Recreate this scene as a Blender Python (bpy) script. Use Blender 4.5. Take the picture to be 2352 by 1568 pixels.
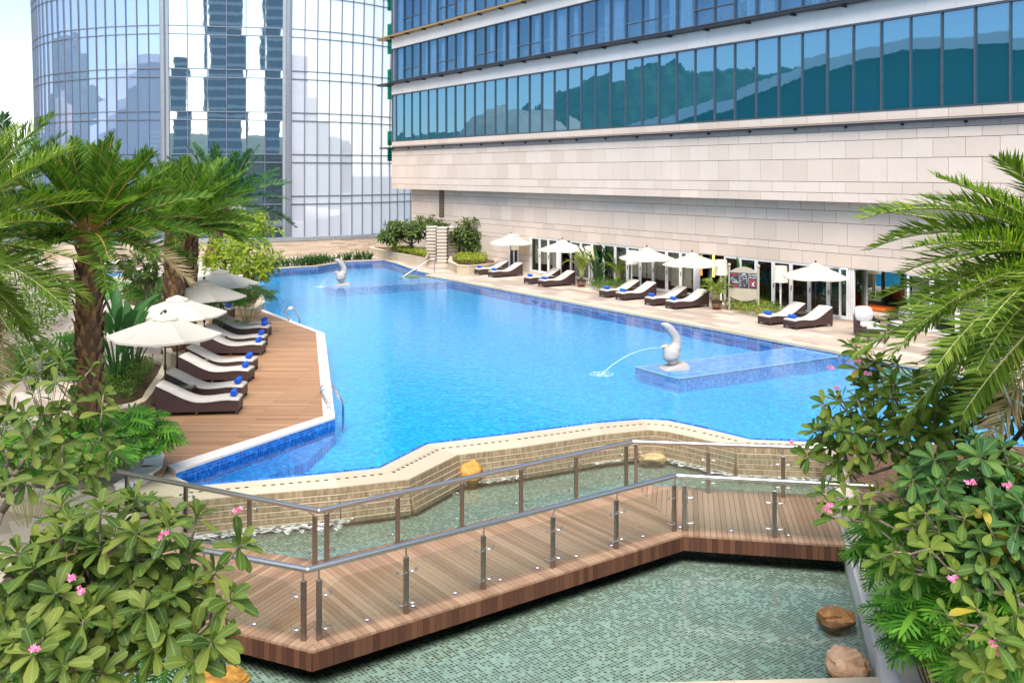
import bpy, bmesh, math, random
from math import sin, cos, pi, radians, sqrt, atan2
from mathutils import Vector, Matrix, noise
from mathutils.geometry import tessellate_polygon
for _o in list(bpy.data.objects):
    bpy.data.objects.remove(_o)
SC = bpy.context.scene
COL = SC.collection
V = Vector
# ---------------------------------------------------------------- camera
cam_d = bpy.data.cameras.new("camera")
cam = bpy.data.objects.new("camera", cam_d)
COL.objects.link(cam)
cam.location = (0, 0, 6.0)
cam.rotation_euler = (radians(90), 0, 0)
cam_d.sensor_width = 36.0
cam_d.lens = 33.68
cam_d.shift_y = -0.1639
cam_d.clip_start = 0.1
cam_d.clip_end = 6000
SC.camera = cam
# ---------------------------------------------------------------- light
SUN_EL, SUN_AZ = radians(55), radians(185)      # azimuth clockwise from +Y: behind the camera, left
world = bpy.data.worlds.new("World")
SC.world = world
world.use_nodes = True
wt = world.node_tree
for n_ in list(wt.nodes):
    wt.nodes.remove(n_)
w_out = wt.nodes.new("ShaderNodeOutputWorld")
w_bg = wt.nodes.new("ShaderNodeBackground")
w_sky = wt.nodes.new("ShaderNodeTexSky")
w_sky.sky_type = 'NISHITA'
w_sky.sun_disc = False
w_sky.sun_elevation = SUN_EL
w_sky.sun_rotation = SUN_AZ
w_sky.air_density = 1.0
w_sky.dust_density = 0.3
w_sky.ozone_density = 1.5
w_hsv = wt.nodes.new("ShaderNodeHueSaturation")
w_hsv.inputs['Saturation'].default_value = 0.85
wt.links.new(w_sky.outputs[0], w_hsv.inputs['Color'])
wt.links.new(w_hsv.outputs[0], w_bg.inputs[0])
w_bg.inputs[1].default_value = 0.105
wt.links.new(w_bg.outputs[0], w_out.inputs[0])
sun_d = bpy.data.lights.new("sun", 'SUN')
sun_d.energy = 3.5
sun_d.angle = radians(50)
sun_d.color = (1.0, 0.93, 0.86)
sun = bpy.data.objects.new("sun", sun_d)
COL.objects.link(sun)
_sd = V((sin(SUN_AZ) * cos(SUN_EL), cos(SUN_AZ) * cos(SUN_EL), sin(SUN_EL)))
sun.rotation_euler = _sd.to_track_quat('Z', 'Y').to_euler()
SC.view_settings.view_transform = 'Standard'
SC.view_settings.look = 'None'
SC.view_settings.exposure = 1.1
SC.view_settings.gamma = 1.0
SC.view_settings.use_curve_mapping = False
SC.cycles.max_bounces = 10
SC.cycles.transparent_max_bounces = 24
SC.cycles.caustics_reflective = False
SC.cycles.caustics_refractive = False
SC.cycles.sample_clamp_indirect = 6.0
try:
    SC.cycles.use_denoising = True
except Exception:
    pass
# ---------------------------------------------------------------- projections (survey of the photograph)
FPX, CX, HY, CH = 2200.3, 1176.0, 398.7, 6.0
def G(x, y, z=0.0):
    Y = FPX * (CH - z) / (y - HY)
    return V(((x - CX) / FPX * Y, Y, z))
def AT(x, y, Y):
    return V(((x - CX) / FPX * Y, Y, CH - (y - HY) / FPX * Y))
UA = V((-0.549, 0.836, 0)).normalized()
NA = V((-UA.y, UA.x, 0))          # towards the pool from the hotel
def F(u, m, z=0.0):
    return UA * u + NA * m + V((0, 0, z))
def WX(x, m, z=0.0):              # where the view line through column x meets the plane m
    d = (x - CX) / FPX
    Y = m / (NA.x * d + NA.y)
    return V((d * Y, Y, z))
def UOF(p):
    return p.dot(UA)
# ---------------------------------------------------------------- mesh builder
class M:
    def __init__(s):
        s.v = []; s.f = []; s.uv = None
    def add(s, vs, fs):
        b = len(s.v)
        s.v.extend([V(p) for p in vs])
        s.f.extend([tuple(b + i for i in f) for f in fs])
        return s
    def quad(s, a, b, c, d):
        return s.add([a, b, c, d], [(0, 1, 2, 3)])
    def hexa(s, p):   # 8 points: bottom 4 ccw, top 4 ccw
        return s.add(p, [(3, 2, 1, 0), (4, 5, 6, 7), (0, 1, 5, 4), (1, 2, 6, 5), (2, 3, 7, 6), (3, 0, 4, 7)])
    def box(s, c, d, rz=0.0, bev=0.0):
        cx, cy, cz = c; hx, hy, hz = d[0] / 2, d[1] / 2, d[2] / 2
        C_, S_ = cos(rz), sin(rz)
        def P(x, y, z): return (cx + x * C_ - y * S_, cy + x * S_ + y * C_, cz + z)
        if bev <= 0:
            return s.hexa([P(-hx, -hy, -hz), P(hx, -hy, -hz), P(hx, hy, -hz), P(-hx, hy, -hz),
                           P(-hx, -hy, hz), P(hx, -hy, hz), P(hx, hy, hz), P(-hx, hy, hz)])
        b = min(bev, hx * .9, hy * .9, hz * .9)
        rings = []
        for z, ins in ((-hz, b), (-hz + b, 0), (hz - b, 0), (hz, b)):
            x, y, k = hx - ins, hy - ins, b * .6 if ins == 0 else b * .3
            rings.append([P(-x + k, -y, z), P(x - k, -y, z), P(x, -y + k, z), P(x, y - k, z),
                          P(x - k, y, z), P(-x + k, y, z), P(-x, y - k, z), P(-x, -y + k, z)])
        return s.loft(rings, True, True, True)
    def bar(s, a, b, w, h, up=(0, 0, 1)):   # rectangular bar from a to b
        a, b = V(a), V(b); d = (b - a).normalized(); up = V(up)
        x = d.cross(up)
        if x.length < 1e-4: x = d.cross(V((1, 0, 0)))
        x.normalize(); y = x.cross(d)
        x = x * w / 2; y = y * h / 2
        return s.hexa([a - x - y, a + x - y, b + x - y, b - x - y, a - x + y, a + x + y, b + x + y, b - x + y])
    def fbox(s, u0, u1, m0, m1, z0, z1):    # box in the hotel's own axes
        return s.hexa([F(u0, m0, z0), F(u0, m1, z0), F(u1, m1, z0), F(u1, m0, z0), F(u0, m0, z1), F(u0, m1, z1), F(u1, m1, z1), F(u1, m0, z1)])
    def loft(s, rings, closed=True, cap0=False, cap1=False):
        n = len(rings[0]); b = len(s.v)
        for r in rings: s.v.extend([V(p) for p in r])
        for i in range(len(rings) - 1):
            for j in range(n if closed else n - 1):
                k = (j + 1) % n
                s.f.append((b + i * n + j, b + i * n + k, b + (i + 1) * n + k, b + (i + 1) * n + j))
        if cap0: s.f.append(tuple(b + j for j in reversed(range(n))))
        if cap1: s.f.append(tuple(b + (len(rings) - 1) * n + j for j in range(n)))
        return s
    def tube(s, pts, r, n=8, caps=True):
        pts = [V(p) for p in pts]
        rs = r if isinstance(r, (list, tuple)) else [r] * len(pts)
        rings = []; px = None
        for i, p in enumerate(pts):
            d = (pts[min(i + 1, len(pts) - 1)] - pts[max(i - 1, 0)])
            d = d.normalized() if d.length > 1e-9 else V((0, 0, 1))
            if px is None:
                px = d.cross(V((0, 0, 1)))
                if px.length < 1e-3: px = V((1, 0, 0))
            px = (px - d * px.dot(d))
            if px.length < 1e-6: px = d.orthogonal()
            px.normalize(); py = d.cross(px)
            rings.append([p + (px * cos(2 * pi * j / n) + py * sin(2 * pi * j / n)) * rs[i] for j in range(n)])
        return s.loft(rings, True, caps, caps)
    def lathe(s, prof, n=20, c=(0, 0, 0), cap=True):
        rings = [[(c[0] + r * cos(2 * pi * j / n), c[1] + r * sin(2 * pi * j / n), c[2] + z) for j in range(n)] for r, z in prof]
        return s.loft(rings, True, cap, cap)
    def prism(s, poly, z0, z1):
        poly = [V((p[0], p[1])) for p in poly]
        a = sum(poly[i].x * poly[(i + 1) % len(poly)].y - poly[(i + 1) % len(poly)].x * poly[i].y for i in range(len(poly)))
        if a < 0: poly.reverse()
        n = len(poly)
        s.add([(p.x, p.y, z0) for p in poly] + [(p.x, p.y, z1) for p in poly],
              [(i, (i + 1) % n, n + (i + 1) % n, n + i) for i in range(n)])
        tri = tessellate_polygon([[V((p.x, p.y, 0)) for p in poly]])
        b = len(s.v) - 2 * n
        for t in tri:
            t = s._ccw(t, poly)
            s.f.append(tuple(b + n + i for i in t)); s.f.append(tuple(b + i for i in reversed(t)))
        return s
    def _ccw(s, t, poly):
        a, b, c = [poly[i] for i in t]
        return t if (b.x - a.x) * (c.y - a.y) - (c.x - a.x) * (b.y - a.y) > 0 else (t[0], t[2], t[1])
    def sheet(s, loops, z):
        flat = [V((p[0], p[1])) for l in loops for p in l]
        tri = tessellate_polygon([[V((p[0], p[1], 0)) for p in l] for l in loops])
        b = len(s.v); s.v.extend([V((p.x, p.y, z)) for p in flat])
        for t in tri: s.f.append(tuple(b + i for i in s._ccw(t, flat)))
        return s
    def build(s, name, m, parent=None, smooth=False, origin=None, bevel=0.0, auto=None):
        me = bpy.data.meshes.new(name)
        if origin is None:
            if parent is not None:
                origin = WORLD.get(parent.name, V((0, 0, 0)))
            else:
                n = max(1, len(s.v)); c = sum(s.v, V((0, 0, 0))) / n
                origin = V((c.x, c.y, min(p.z for p in s.v)))
        o3 = V(origin)
        me.from_pydata([tuple(p - o3) for p in s.v], [], s.f)
        if s.uv is not None:
            ul = me.uv_layers.new(name="UVMap")
            fl = []
            for f in s.f:
                for i in f: fl.extend(s.uv[i])
            ul.data.foreach_set("uv", fl)
        if m is not None: me.materials.append(m)
        me.validate(clean_customdata=False)
        if smooth:
            me.polygons.foreach_set("use_smooth", [True] * len(me.polygons))
            if auto:
                me.set_sharp_from_angle(angle=radians(auto))
        ob = bpy.data.objects.new(name, me)
        COL.objects.link(ob)
        if parent is not None:
            ob.parent = parent
            base = WORLD.get(parent.name, V((0, 0, 0)))
            ob.location = o3 - base
        else:
            ob.location = o3
        WORLD[ob.name] = o3
        if bevel > 0:
            md = ob.modifiers.new("bevel", 'BEVEL'); md.width = bevel; md.segments = 2; md.limit_method = 'ANGLE'
        return ob
WORLD = {}
def thing(name, label, cat, loc=(0, 0, 0), group=None, rz=0.0, local=False):
    o = bpy.data.objects.new(name, None); COL.objects.link(o)
    o.empty_display_size = 0.2
    o.location = loc; o.rotation_euler = (0, 0, rz)
    o["label"] = label; o["category"] = cat
    if group: o["group"] = group
    WORLD[o.name] = V((0, 0, 0)) if local else V(loc)
    return o
def tag(o, label, cat, group=None):
    o["label"] = label; o["category"] = cat
    if group: o["group"] = group
    return o
def kind(o, k):
    o["kind"] = k; return o
def kids(o):
    return [c for c in o.children]
def copy_tree(o, parent=None):
    c = o.copy(); COL.objects.link(c)
    c.parent = parent
    for ch in list(o.children):
        copy_tree(ch, c)
    return c
def place(proto, first, loc, rz, label, group=None):
    o = proto if first else copy_tree(proto)
    o.location = loc; o.rotation_euler = (0, 0, rz); o["label"] = label
    if group: o["group"] = group
    return o
# ---------------------------------------------------------------- materials
class NT:
    def __init__(s, name):
        s.m = bpy.data.materials.new(name); s.m.use_nodes = True
        s.t = s.m.node_tree; s.t.nodes.clear()
        s.out = s.t.nodes.new("ShaderNodeOutputMaterial")
    def n(s, typ, **kw):
        x = s.t.nodes.new("ShaderNode" + typ)
        for k, v in kw.items(): setattr(x, k, v)
        return x
    def l(s, a, b): s.t.links.new(a, b)
    def set(s, sock, val):
        if isinstance(val, bpy.types.NodeSocket): s.l(val, sock)
        else:
            if hasattr(sock.default_value, '__len__') and not isinstance(val, (int, float)) and len(sock.default_value) == 4 and len(val) == 3:
                val = (*val, 1)
            sock.default_value = val
    def math(s, op, a, b=0.0, c=None):
        x = s.n("Math", operation=op); s.set(x.inputs[0], a); s.set(x.inputs[1], b)
        if c is not None: s.set(x.inputs[2], c)
        return x.outputs[0]
    def mix(s, f, a, b, blend='MIX'):
        x = s.n("Mix", data_type='RGBA', blend_type=blend)
        s.set(x.inputs[0], f); s.set(x.inputs[6], a); s.set(x.inputs[7], b)
        return x.outputs[2]
    def ramp(s, f, stops, interp='LINEAR'):
        x = s.n("ValToRGB"); x.color_ramp.interpolation = interp
        e = x.color_ramp.elements
        while len(e) < len(stops): e.new(0.5)
        for i, (p, c) in enumerate(stops):
            e[i].position = p; e[i].color = (*c, 1) if len(c) == 3 else c
        s.set(x.inputs[0], f); return x.outputs[0]
    def pos(s):
        return s.n("NewGeometry").outputs['Position']
    def obj(s):
        return s.n("TexCoord").outputs['Object']
    def mapv(s, v, scale=(1, 1, 1), rot=(0, 0, 0), loc=(0, 0, 0)):
        x = s.n("Mapping"); s.l(v, x.inputs[0])
        x.inputs['Scale'].default_value = scale; x.inputs['Rotation'].default_value = rot; x.inputs['Location'].default_value = loc
        return x.outputs[0]
    def noise(s, v, scale, detail=4, rough=.55, dist=0.0):
        x = s.n("TexNoise"); s.l(v, x.inputs['Vector'])
        x.inputs['Scale'].default_value = scale; x.inputs['Detail'].default_value = detail; x.inputs['Roughness'].default_value = rough
        x.inputs['Distortion'].default_value = dist
        return x.outputs[0]
    def island(s):
        return s.n("NewGeometry").outputs['Random Per Island']
    def brick(s, v, w, h, mortar=.004, offset=.5, smooth=.1):
        x = s.n("TexBrick"); s.l(v, x.inputs['Vector']); x.offset = offset
        x.inputs['Color1'].default_value = (0, 0, 0, 1); x.inputs['Color2'].default_value = (1, 1, 1, 1); x.inputs['Mortar'].default_value = (.5, .5, .5, 1)
        x.inputs['Scale'].default_value = 1; x.inputs['Mortar Size'].default_value = mortar; x.inputs['Mortar Smooth'].default_value = smooth
        x.inputs['Brick Width'].default_value = w; x.inputs['Row Height'].default_value = h
        return x.outputs[0], x.outputs[1]
    def bump(s, h, strength=.3, dist=.02):
        x = s.n("Bump"); x.inputs['Strength'].default_value = strength; x.inputs['Distance'].default_value = dist
        s.set(x.inputs['Height'], h); return x.outputs[0]
    def bsdf(s, col, rough=.6, metal=0.0, normal=None, spec=.5, **kw):
        x = s.n("BsdfPrincipled")
        s.set(x.inputs['Base Color'], col); s.set(x.inputs['Roughness'], rough); s.set(x.inputs['Metallic'], metal)
        s.set(x.inputs['Specular IOR Level'], spec)
        if normal is not None: s.l(normal, x.inputs['Normal'])
        for k, v in kw.items(): s.set(x.inputs[k], v)
        return x.outputs[0]
    def mixs(s, f, a, b):
        x = s.n("MixShader"); s.set(x.inputs[0], f); s.l(a, x.inputs[1]); s.l(b, x.inputs[2]); return x.outputs[0]
    def done(s, sh):
        s.l(sh, s.out.inputs[0]); return s.m
def plain(name, col, rough=.6, metal=0.0, var=.12, scale=6, bump=0.0, bscale=60, spec=.5):
    t = NT(name); p = t.obj()
    nz = t.noise(p, scale, 4)
    c2 = tuple(max(0, c * (1 - var)) for c in col); c3 = tuple(min(1, c * (1 + var)) for c in col)
    c = t.ramp(nz, [(.3, c2), (.7, c3)])
    nb = t.bump(t.noise(p, bscale, 3), bump, .01) if bump else None
    return t.done(t.bsdf(c, rough, metal, nb, spec))
def stone(name, c1, c2, c3=None, rough=.75, stain=.25, streak=True, gloss=0.5):
    t = NT(name); isl = t.island(); p = t.pos()
    base = t.ramp(isl, [(0, c1), (.5, c2), (1, c3 or c1)])
    n1 = t.noise(p, .35, 5, .6)
    base = t.mix(t.math('MULTIPLY', t.ramp(n1, [(.45, (0, 0, 0)), (.75, (1, 1, 1))]), stain), base, tuple(x * .72 for x in c1))
    n2 = t.noise(t.mapv(p, (2, 2, .25) if streak else (2, 2, 2)), 3, 6, .65)
    base = t.mix(t.math('MULTIPLY', n2, .40), base, tuple(x * .8 for x in c2))
    n3 = t.noise(p, 45, 3)
    return t.done(t.bsdf(base, rough, 0, t.bump(n3, .15, .01), gloss))
# ---------------------------------------------------------------- material library
MAT = {}
MAT['clad'] = stone("cladding_stone", (.70, .565, .455), (.76, .625, .515), (.64, .51, .405), stain=.35)
MAT['clad_stained'] = stone("weathered_cladding", (.42, .345, .30), (.47, .39, .345), (.38, .31, .265), stain=.6)
MAT['clad_joint'] = plain("cladding_joint", (.16, .11, .08), .9)
MAT['spandrel'] = stone("white_spandrel", (.72, .69, .66), (.77, .74, .71), (.70, .66, .62), rough=.6, stain=.22)
MAT['coping_white'] = stone("white_coping", (.74, .70, .64), (.80, .76, .70), (.70, .65, .58), rough=.6, stain=.2, streak=False)
MAT['coping_cream'] = stone("cream_coping", (.53, .445, .315), (.59, .505, .37), (.47, .39, .28), rough=.65, stain=.35, streak=False)
MAT['sand'] = stone("sandstone", (.52, .42, .29), (.58, .48, .34), (.46, .37, .25), rough=.8, stain=.5, streak=False)
MAT['slab_white'] = stone("pale_slab", (.66, .61, .53), (.70, .65, .57), (.60, .55, .48), stain=.4)
MAT['slab_tan'] = stone("tan_slab", (.32, .25, .18), (.42, .34, .25), (.25, .19, .14), stain=.5)
MAT['steel'] = plain("brushed_steel", (.34, .295, .255), .36, 1.0, .1, 30)
MAT['steel_bright'] = plain("bright_steel", (.60, .565, .53), .33, 1.0, .06, 30)
MAT['chrome'] = plain("chrome", (.70, .70, .72), .12, 1.0, .04, 20)
MAT['dark_metal'] = plain("dark_metal", (.045, .045, .055), .45, .4)
MAT['mullion'] = plain("mullion_metal", (.13, .145, .17), .4, .6)
MAT['grey_metal'] = plain("grey_metal", (.42, .44, .47), .35, .7)
MAT['gold'] = plain("golden_metal", (.55, .33, .12), .4, .6)
MAT['white_paint'] = plain("white_paint", (.78, .78, .77), .35, 0, .04)
MAT['soil'] = plain("soil", (.10, .055, .03), .95, 0, .5, 9, .8, 30)
MAT['black'] = plain("black_plastic", (.02, .018, .018), .4)
MAT['bronze'] = plain("dark_bronze", (.05, .032, .028), .35, .5)
MAT['beige_paint'] = plain("beige_paint", (.40, .355, .265), .4, 0, .05)
MAT['statue'] = stone("white_statue", (.40, .375, .345), (.40, .375, .345), stain=.5, rough=.7)
MAT['orange'] = plain("orange_fabric", (.75, .14, .01), .8)
MAT['beige_fab'] = plain("beige_fabric", (.55, .48, .38), .85)
MAT['towel'] = plain("blue_towel", (.008, .10, .62), .9, 0, .25, 25, .6, 160)
MAT['wall_taupe'] = plain("taupe_wall", (.30, .26, .21), .8)
MAT['int_floor'] = plain("lounge_floor", (.36, .29, .23), .4)
MAT['curtain'] = plain("curtain", (.62, .70, .74), .8)
MAT['city'] = plain("city_ground", (.11, .13, .10), .95, 0, .4, .02)
MAT['green_board'] = plain("grey_board", (.035, .037, .045), .4)
MAT['sign_white'] = plain("sign_white", (.85, .85, .85), .5)
MAT['sign_red'] = plain("sign_red", (.50, .02, .05), .5)
def _fab():
    t = NT("canvas_cream"); p = t.obj()
    c = t.ramp(t.noise(p, 4, 4), [(.3, (.70, .67, .58)), (.7, (.75, .72, .63))])
    d = t.bsdf(c, .85)
    tr = t.n("BsdfTranslucent"); tr.inputs[0].default_value = (.9, .86, .74, 1)
    return t.done(t.mixs(.40, d, tr.outputs[0]))
MAT['canvas'] = _fab()
def _cushion():
    t = NT("cushion_fabric"); p = t.obj()
    c = t.ramp(t.noise(p, 5, 4), [(.3, (.46, .425, .37)), (.7, (.53, .495, .44))])
    h = t.math('ADD', t.math('MULTIPLY', t.noise(t.mapv(p, (1, 5, 1)), 4, 3), .6), t.math('MULTIPLY', t.noise(p, 180, 2), .1))
    return t.done(t.bsdf(c, .9, 0, t.bump(h, .5, .03)))
MAT['cushion'] = _cushion()
def _wicker():
    t = NT("dark_wicker"); p = t.obj()
    x = t.n("TexWave", wave_type='BANDS', bands_direction='Z'); t.l(p, x.inputs['Vector']); x.inputs['Scale'].default_value = 14
    x.inputs['Distortion'].default_value = 1.5
    y = t.n("TexWave", wave_type='BANDS', bands_direction='X'); t.l(p, y.inputs['Vector']); y.inputs['Scale'].default_value = 14
    h = t.math('MULTIPLY', x.outputs[1], y.outputs[1])
    c = t.ramp(t.math('ADD', t.math('MULTIPLY', h, .6), t.math('MULTIPLY', t.noise(p, 30, 3), .4)), [(.1, (.030, .014, .014)), (.8, (.095, .05, .045))])
    return t.done(t.bsdf(c, .45, 0, t.bump(h, .5, .01)))
MAT['wicker'] = _wicker()
def _leaf(name, stops, trans=.3, rough=.42, yellow=0.0, vein=False, tcol=None):
    t = NT(name); isl = t.island()
    c = t.ramp(isl, stops)
    n = t.noise(t.obj(), 3.0, 2)
    c = t.mix(t.math('MULTIPLY', n, .35), c, tuple(x * .55 for x in stops[0][1]))
    bl = t.ramp(t.noise(t.pos(), 16, 4, .7), [(.60, (0, 0, 0)), (.74, (1, 1, 1))])
    c = t.mix(t.math('MULTIPLY', bl, .45), c, (.20, .17, .04))
    if vein:
        uv = t.n("UVMap").outputs[0]
        sx = t.n("SeparateXYZ"); t.l(uv, sx.inputs[0])
        ax = t.math('ABSOLUTE', sx.outputs[0])
        mid = t.math('LESS_THAN', ax, .09)
        c = t.mix(t.math('MULTIPLY', mid, .38), c, (.26, .34, .10))
        w = t.math('FRACT', t.math('ADD', t.math('MULTIPLY', sx.outputs[1], 9), t.math('MULTIPLY', ax, -1.2)))
        c = t.mix(t.math('MULTIPLY', t.math('LESS_THAN', w, .16), .12), c, (.22, .30, .09))
    if yellow > 0:
        r = t.math('FRACT', t.math('MULTIPLY', isl, 37.7))
        c = t.mix(t.math('LESS_THAN', r, yellow), c, (.34, .28, .035))
    d = t.bsdf(c, rough + .14, 0, None, .22)
    tr = t.n("BsdfTranslucent")
    cc = t.mix(1.0, c, (1.9, 2.1, .9), 'MULTIPLY')
    t.l(cc, tr.inputs[0])
    return t.done(t.mixs(trans, d, tr.outputs[0]))
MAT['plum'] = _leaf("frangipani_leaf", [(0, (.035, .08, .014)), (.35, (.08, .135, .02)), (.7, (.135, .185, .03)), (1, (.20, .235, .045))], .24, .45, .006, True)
MAT['plum_right'] = _leaf('yellow_green_frangipani_leaf', [(0, (.04, .10, .012)), (.35, (.08, .15, .018)), (.7, (.14, .20, .028)), (1, (.23, .27, .04))], .28, .45, .015, True)  # brighter, more yellow-green leaf for the right-hand trees
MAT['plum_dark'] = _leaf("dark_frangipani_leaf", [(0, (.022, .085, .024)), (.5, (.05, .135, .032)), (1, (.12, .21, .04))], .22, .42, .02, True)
MAT['plum_far'] = _leaf("far_frangipani_leaf", [(0, (.04, .075, .018)), (.5, (.075, .12, .025)), (1, (.13, .17, .04))], .25, .4, .004)
MAT['plum_lime'] = _leaf("lime_frangipani_leaf", [(0, (.15, .23, .022)), (.5, (.27, .35, .035)), (1, (.42, .46, .06))], .42, .5, .03)
MAT['palm'] = _leaf("palm_leaflet", [(0, (.04, .115, .012)), (.5, (.085, .19, .022)), (1, (.20, .29, .042))], .36, .5)
MAT['palm_blue'] = _leaf("bluish_palm_leaflet", [(0, (.02, .085, .035)), (.5, (.035, .12, .045)), (1, (.08, .18, .06))], .28, .5)
MAT['palm_olive'] = _leaf("olive_palm_leaflet", [(0, (.065, .13, .014)), (.5, (.13, .225, .026)), (1, (.28, .35, .06))], .36, .5)
MAT['straw'] = _leaf("dry_leaflet", [(0, (.38, .28, .14)), (.5, (.50, .40, .24)), (1, (.58, .50, .34))], .25, .6)
MAT['monstera'] = _leaf("lobed_leaf", [(0, (.025, .11, .010)), (.5, (.06, .20, .016)), (1, (.14, .32, .03))], .3, .4)
MAT['paddle'] = _leaf("paddle_leaf", [(0, (.018, .075, .02)), (.5, (.035, .12, .03)), (1, (.075, .18, .04))], .3, .35)
MAT['hedge'] = _leaf("hedge_leaf", [(0, (.035, .085, .012)), (.5, (.07, .14, .02)), (1, (.14, .21, .03))], .25, .5)
MAT['lime'] = _leaf("lime_leaf", [(0, (.14, .20, .02)), (.5, (.27, .32, .04)), (1, (.45, .45, .08))], .35, .5)
MAT['grassy'] = _leaf("strap_leaf", [(0, (.025, .07, .015)), (.5, (.045, .115, .022)), (1, (.09, .17, .035))], .25, .45)
MAT['areca'] = _leaf("areca_leaf", [(0, (.08, .15, .02)), (.5, (.15, .22, .03)), (1, (.26, .30, .05))], .3, .45)
MAT['petal'] = _leaf("pink_petal", [(0, (.75, .10, .35)), (.5, (.85, .25, .50)), (1, (.90, .55, .65))], .3, .6)
def _bark(name, c1, c2, sc=14):
    t = NT(name); p = t.obj(); isl = t.island()
    n = t.noise(t.mapv(p, (1, 1, .35)), sc, 5, .6)
    c = t.ramp(n, [(.3, c1), (.7, c2)])
    c = t.mix(t.math('MULTIPLY', isl, .5), c, tuple(x * .45 for x in c1))
    return t.done(t.bsdf(c, .85, 0, t.bump(n, .6, .02)))
MAT['bark'] = _bark("grey_bark", (.10, .075, .05), (.26, .21, .16), 22)
MAT['twig'] = _bark("pale_twig", (.17, .13, .09), (.36, .30, .23), 25)
MAT['palmtrunk'] = _bark("palm_trunk", (.09, .045, .022), (.22, .12, .065))
MAT['boot'] = _bark("palm_leaf_base", (.20, .085, .035), (.48, .26, .125))
MAT['boot_gold'] = _bark("golden_leaf_base", (.24, .12, .035), (.48, .28, .12))
MAT['rachis'] = plain("frond_stem", (.28, .30, .08), .5, 0, .3)
MAT['rachis_or'] = plain("orange_frond_stem", (.40, .24, .06), .5, 0, .3)
def _rock(name, c1, c2, c3):
    t = NT(name); p = t.obj()
    n = t.noise(p, 5, 6, .65); c = t.ramp(n, [(.25, c1), (.5, c2), (.75, c3)])
    z = t.n("SeparateXYZ"); t.l(t.pos(), z.inputs[0])
    wet = t.math('LESS_THAN', t.math('ADD', z.outputs[2], t.math('MULTIPLY', n, .06)), -.555)
    c = t.mix(t.math('MULTIPLY', wet, .7), c, tuple(x * .35 for x in c1))
    cr = t.ramp(t.noise(p, 9, 8, .75, 1.5), [(.46, (0, 0, 0)), (.5, (1, 1, 1)), (.54, (0, 0, 0))])
    c = t.mix(t.math('MULTIPLY', cr, .5), c, tuple(x * .5 for x in c1))
    return t.done(t.bsdf(c, .55, 0, t.bump(t.noise(p, 14, 6, .7), .6, .03)))
MAT['rock_gold'] = _rock("golden_rock", (.16, .06, .01), (.50, .24, .03), (.62, .36, .08))
MAT['rock_pink'] = _rock("peach_rock", (.46, .23, .10), (.70, .42, .24), (.78, .56, .38))
MAT['rock_brown'] = _rock("brown_rock", (.20, .085, .02), (.44, .21, .06), (.55, .31, .11))
MAT['rock_cream'] = _rock("cream_rock", (.40, .26, .10), (.60, .44, .22), (.66, .54, .32))
# planks of the sun deck (run along X)
def _deck():
    t = NT("sun_deck_planks"); p = t.pos()
    c, f = t.brick(p, 2.6, .075, .004, .37)
    g = t.noise(t.mapv(p, (1.2, 26, 1)), 2.2, 6, .7)
    base = t.ramp(t.math('ADD', t.math('MULTIPLY', c, .55), t.math('MULTIPLY', g, .5)),
                  [(.15, (.27, .13, .056)), (.5, (.42, .228, .11)), (.85, (.54, .325, .172))])
    pk = t.noise(t.mapv(p, (1.1, .25, 1)), 1.0, 2)
    base = t.mix(t.math('MULTIPLY', pk, .3), base, (.26, .125, .065))
    base = t.mix(t.math('MULTIPLY', f, .8), base, (.06, .03, .018))
    return t.done(t.bsdf(base, .6, 0, t.bump(t.math('SUBTRACT', t.math('MULTIPLY', g, .3), f), .5, .01)))
MAT['deck'] = _deck()
# planks of the bridge: every plank is an island
def _bridge(name, stops):
    t = NT(name); p = t.pos()
    isl = t.island(); g = t.noise(t.mapv(p, (9, 9, 9)), 3, 6, .7)
    c = t.ramp(t.math('ADD', t.math('MULTIPLY', isl, .7), t.math('MULTIPLY', g, .3)), stops)
    return t.done(t.bsdf(c, .6, 0, t.bump(g, .35, .01), .35))
MAT['bridge'] = _bridge("bridge_planks", [(0, (.20, .115, .067)), (.5, (.31, .192, .118)), (1, (.40, .262, .168))])
MAT['fascia'] = _bridge("bridge_fascia", [(0, (.05, .018, .010)), (.5, (.095, .037, .019)), (1, (.15, .065, .033))])
def _paving():
    t = NT("terrace_paving")
    a = atan2(UA.y, UA.x)
    p = t.mapv(t.pos(), (1, 1, 1), (0, 0, -a))
    c, f = t.brick(p, 1.2, .6, .006, .5)
    n = t.noise(p, 3, 5, .6)
    base = t.ramp(t.math('ADD', t.math('MULTIPLY', c, .7), t.math('MULTIPLY', n, .3)), [(.1, (.29, .225, .175)), (.45, (.43, .35, .28)), (.9, (.57, .495, .405))])
    st = t.noise(t.pos(), .7, 5, .65)
    base = t.mix(t.math('MULTIPLY', t.ramp(st, [(.45, (0, 0, 0)), (.7, (1, 1, 1))]), .35), base, (.36, .29, .23))
    base = t.mix(t.math('MULTIPLY', f, .6), base, (.22, .17, .13))
    return t.done(t.bsdf(base, .6, 0, t.bump(f, -.3, .01)))
MAT['paving'] = _paving()
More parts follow.
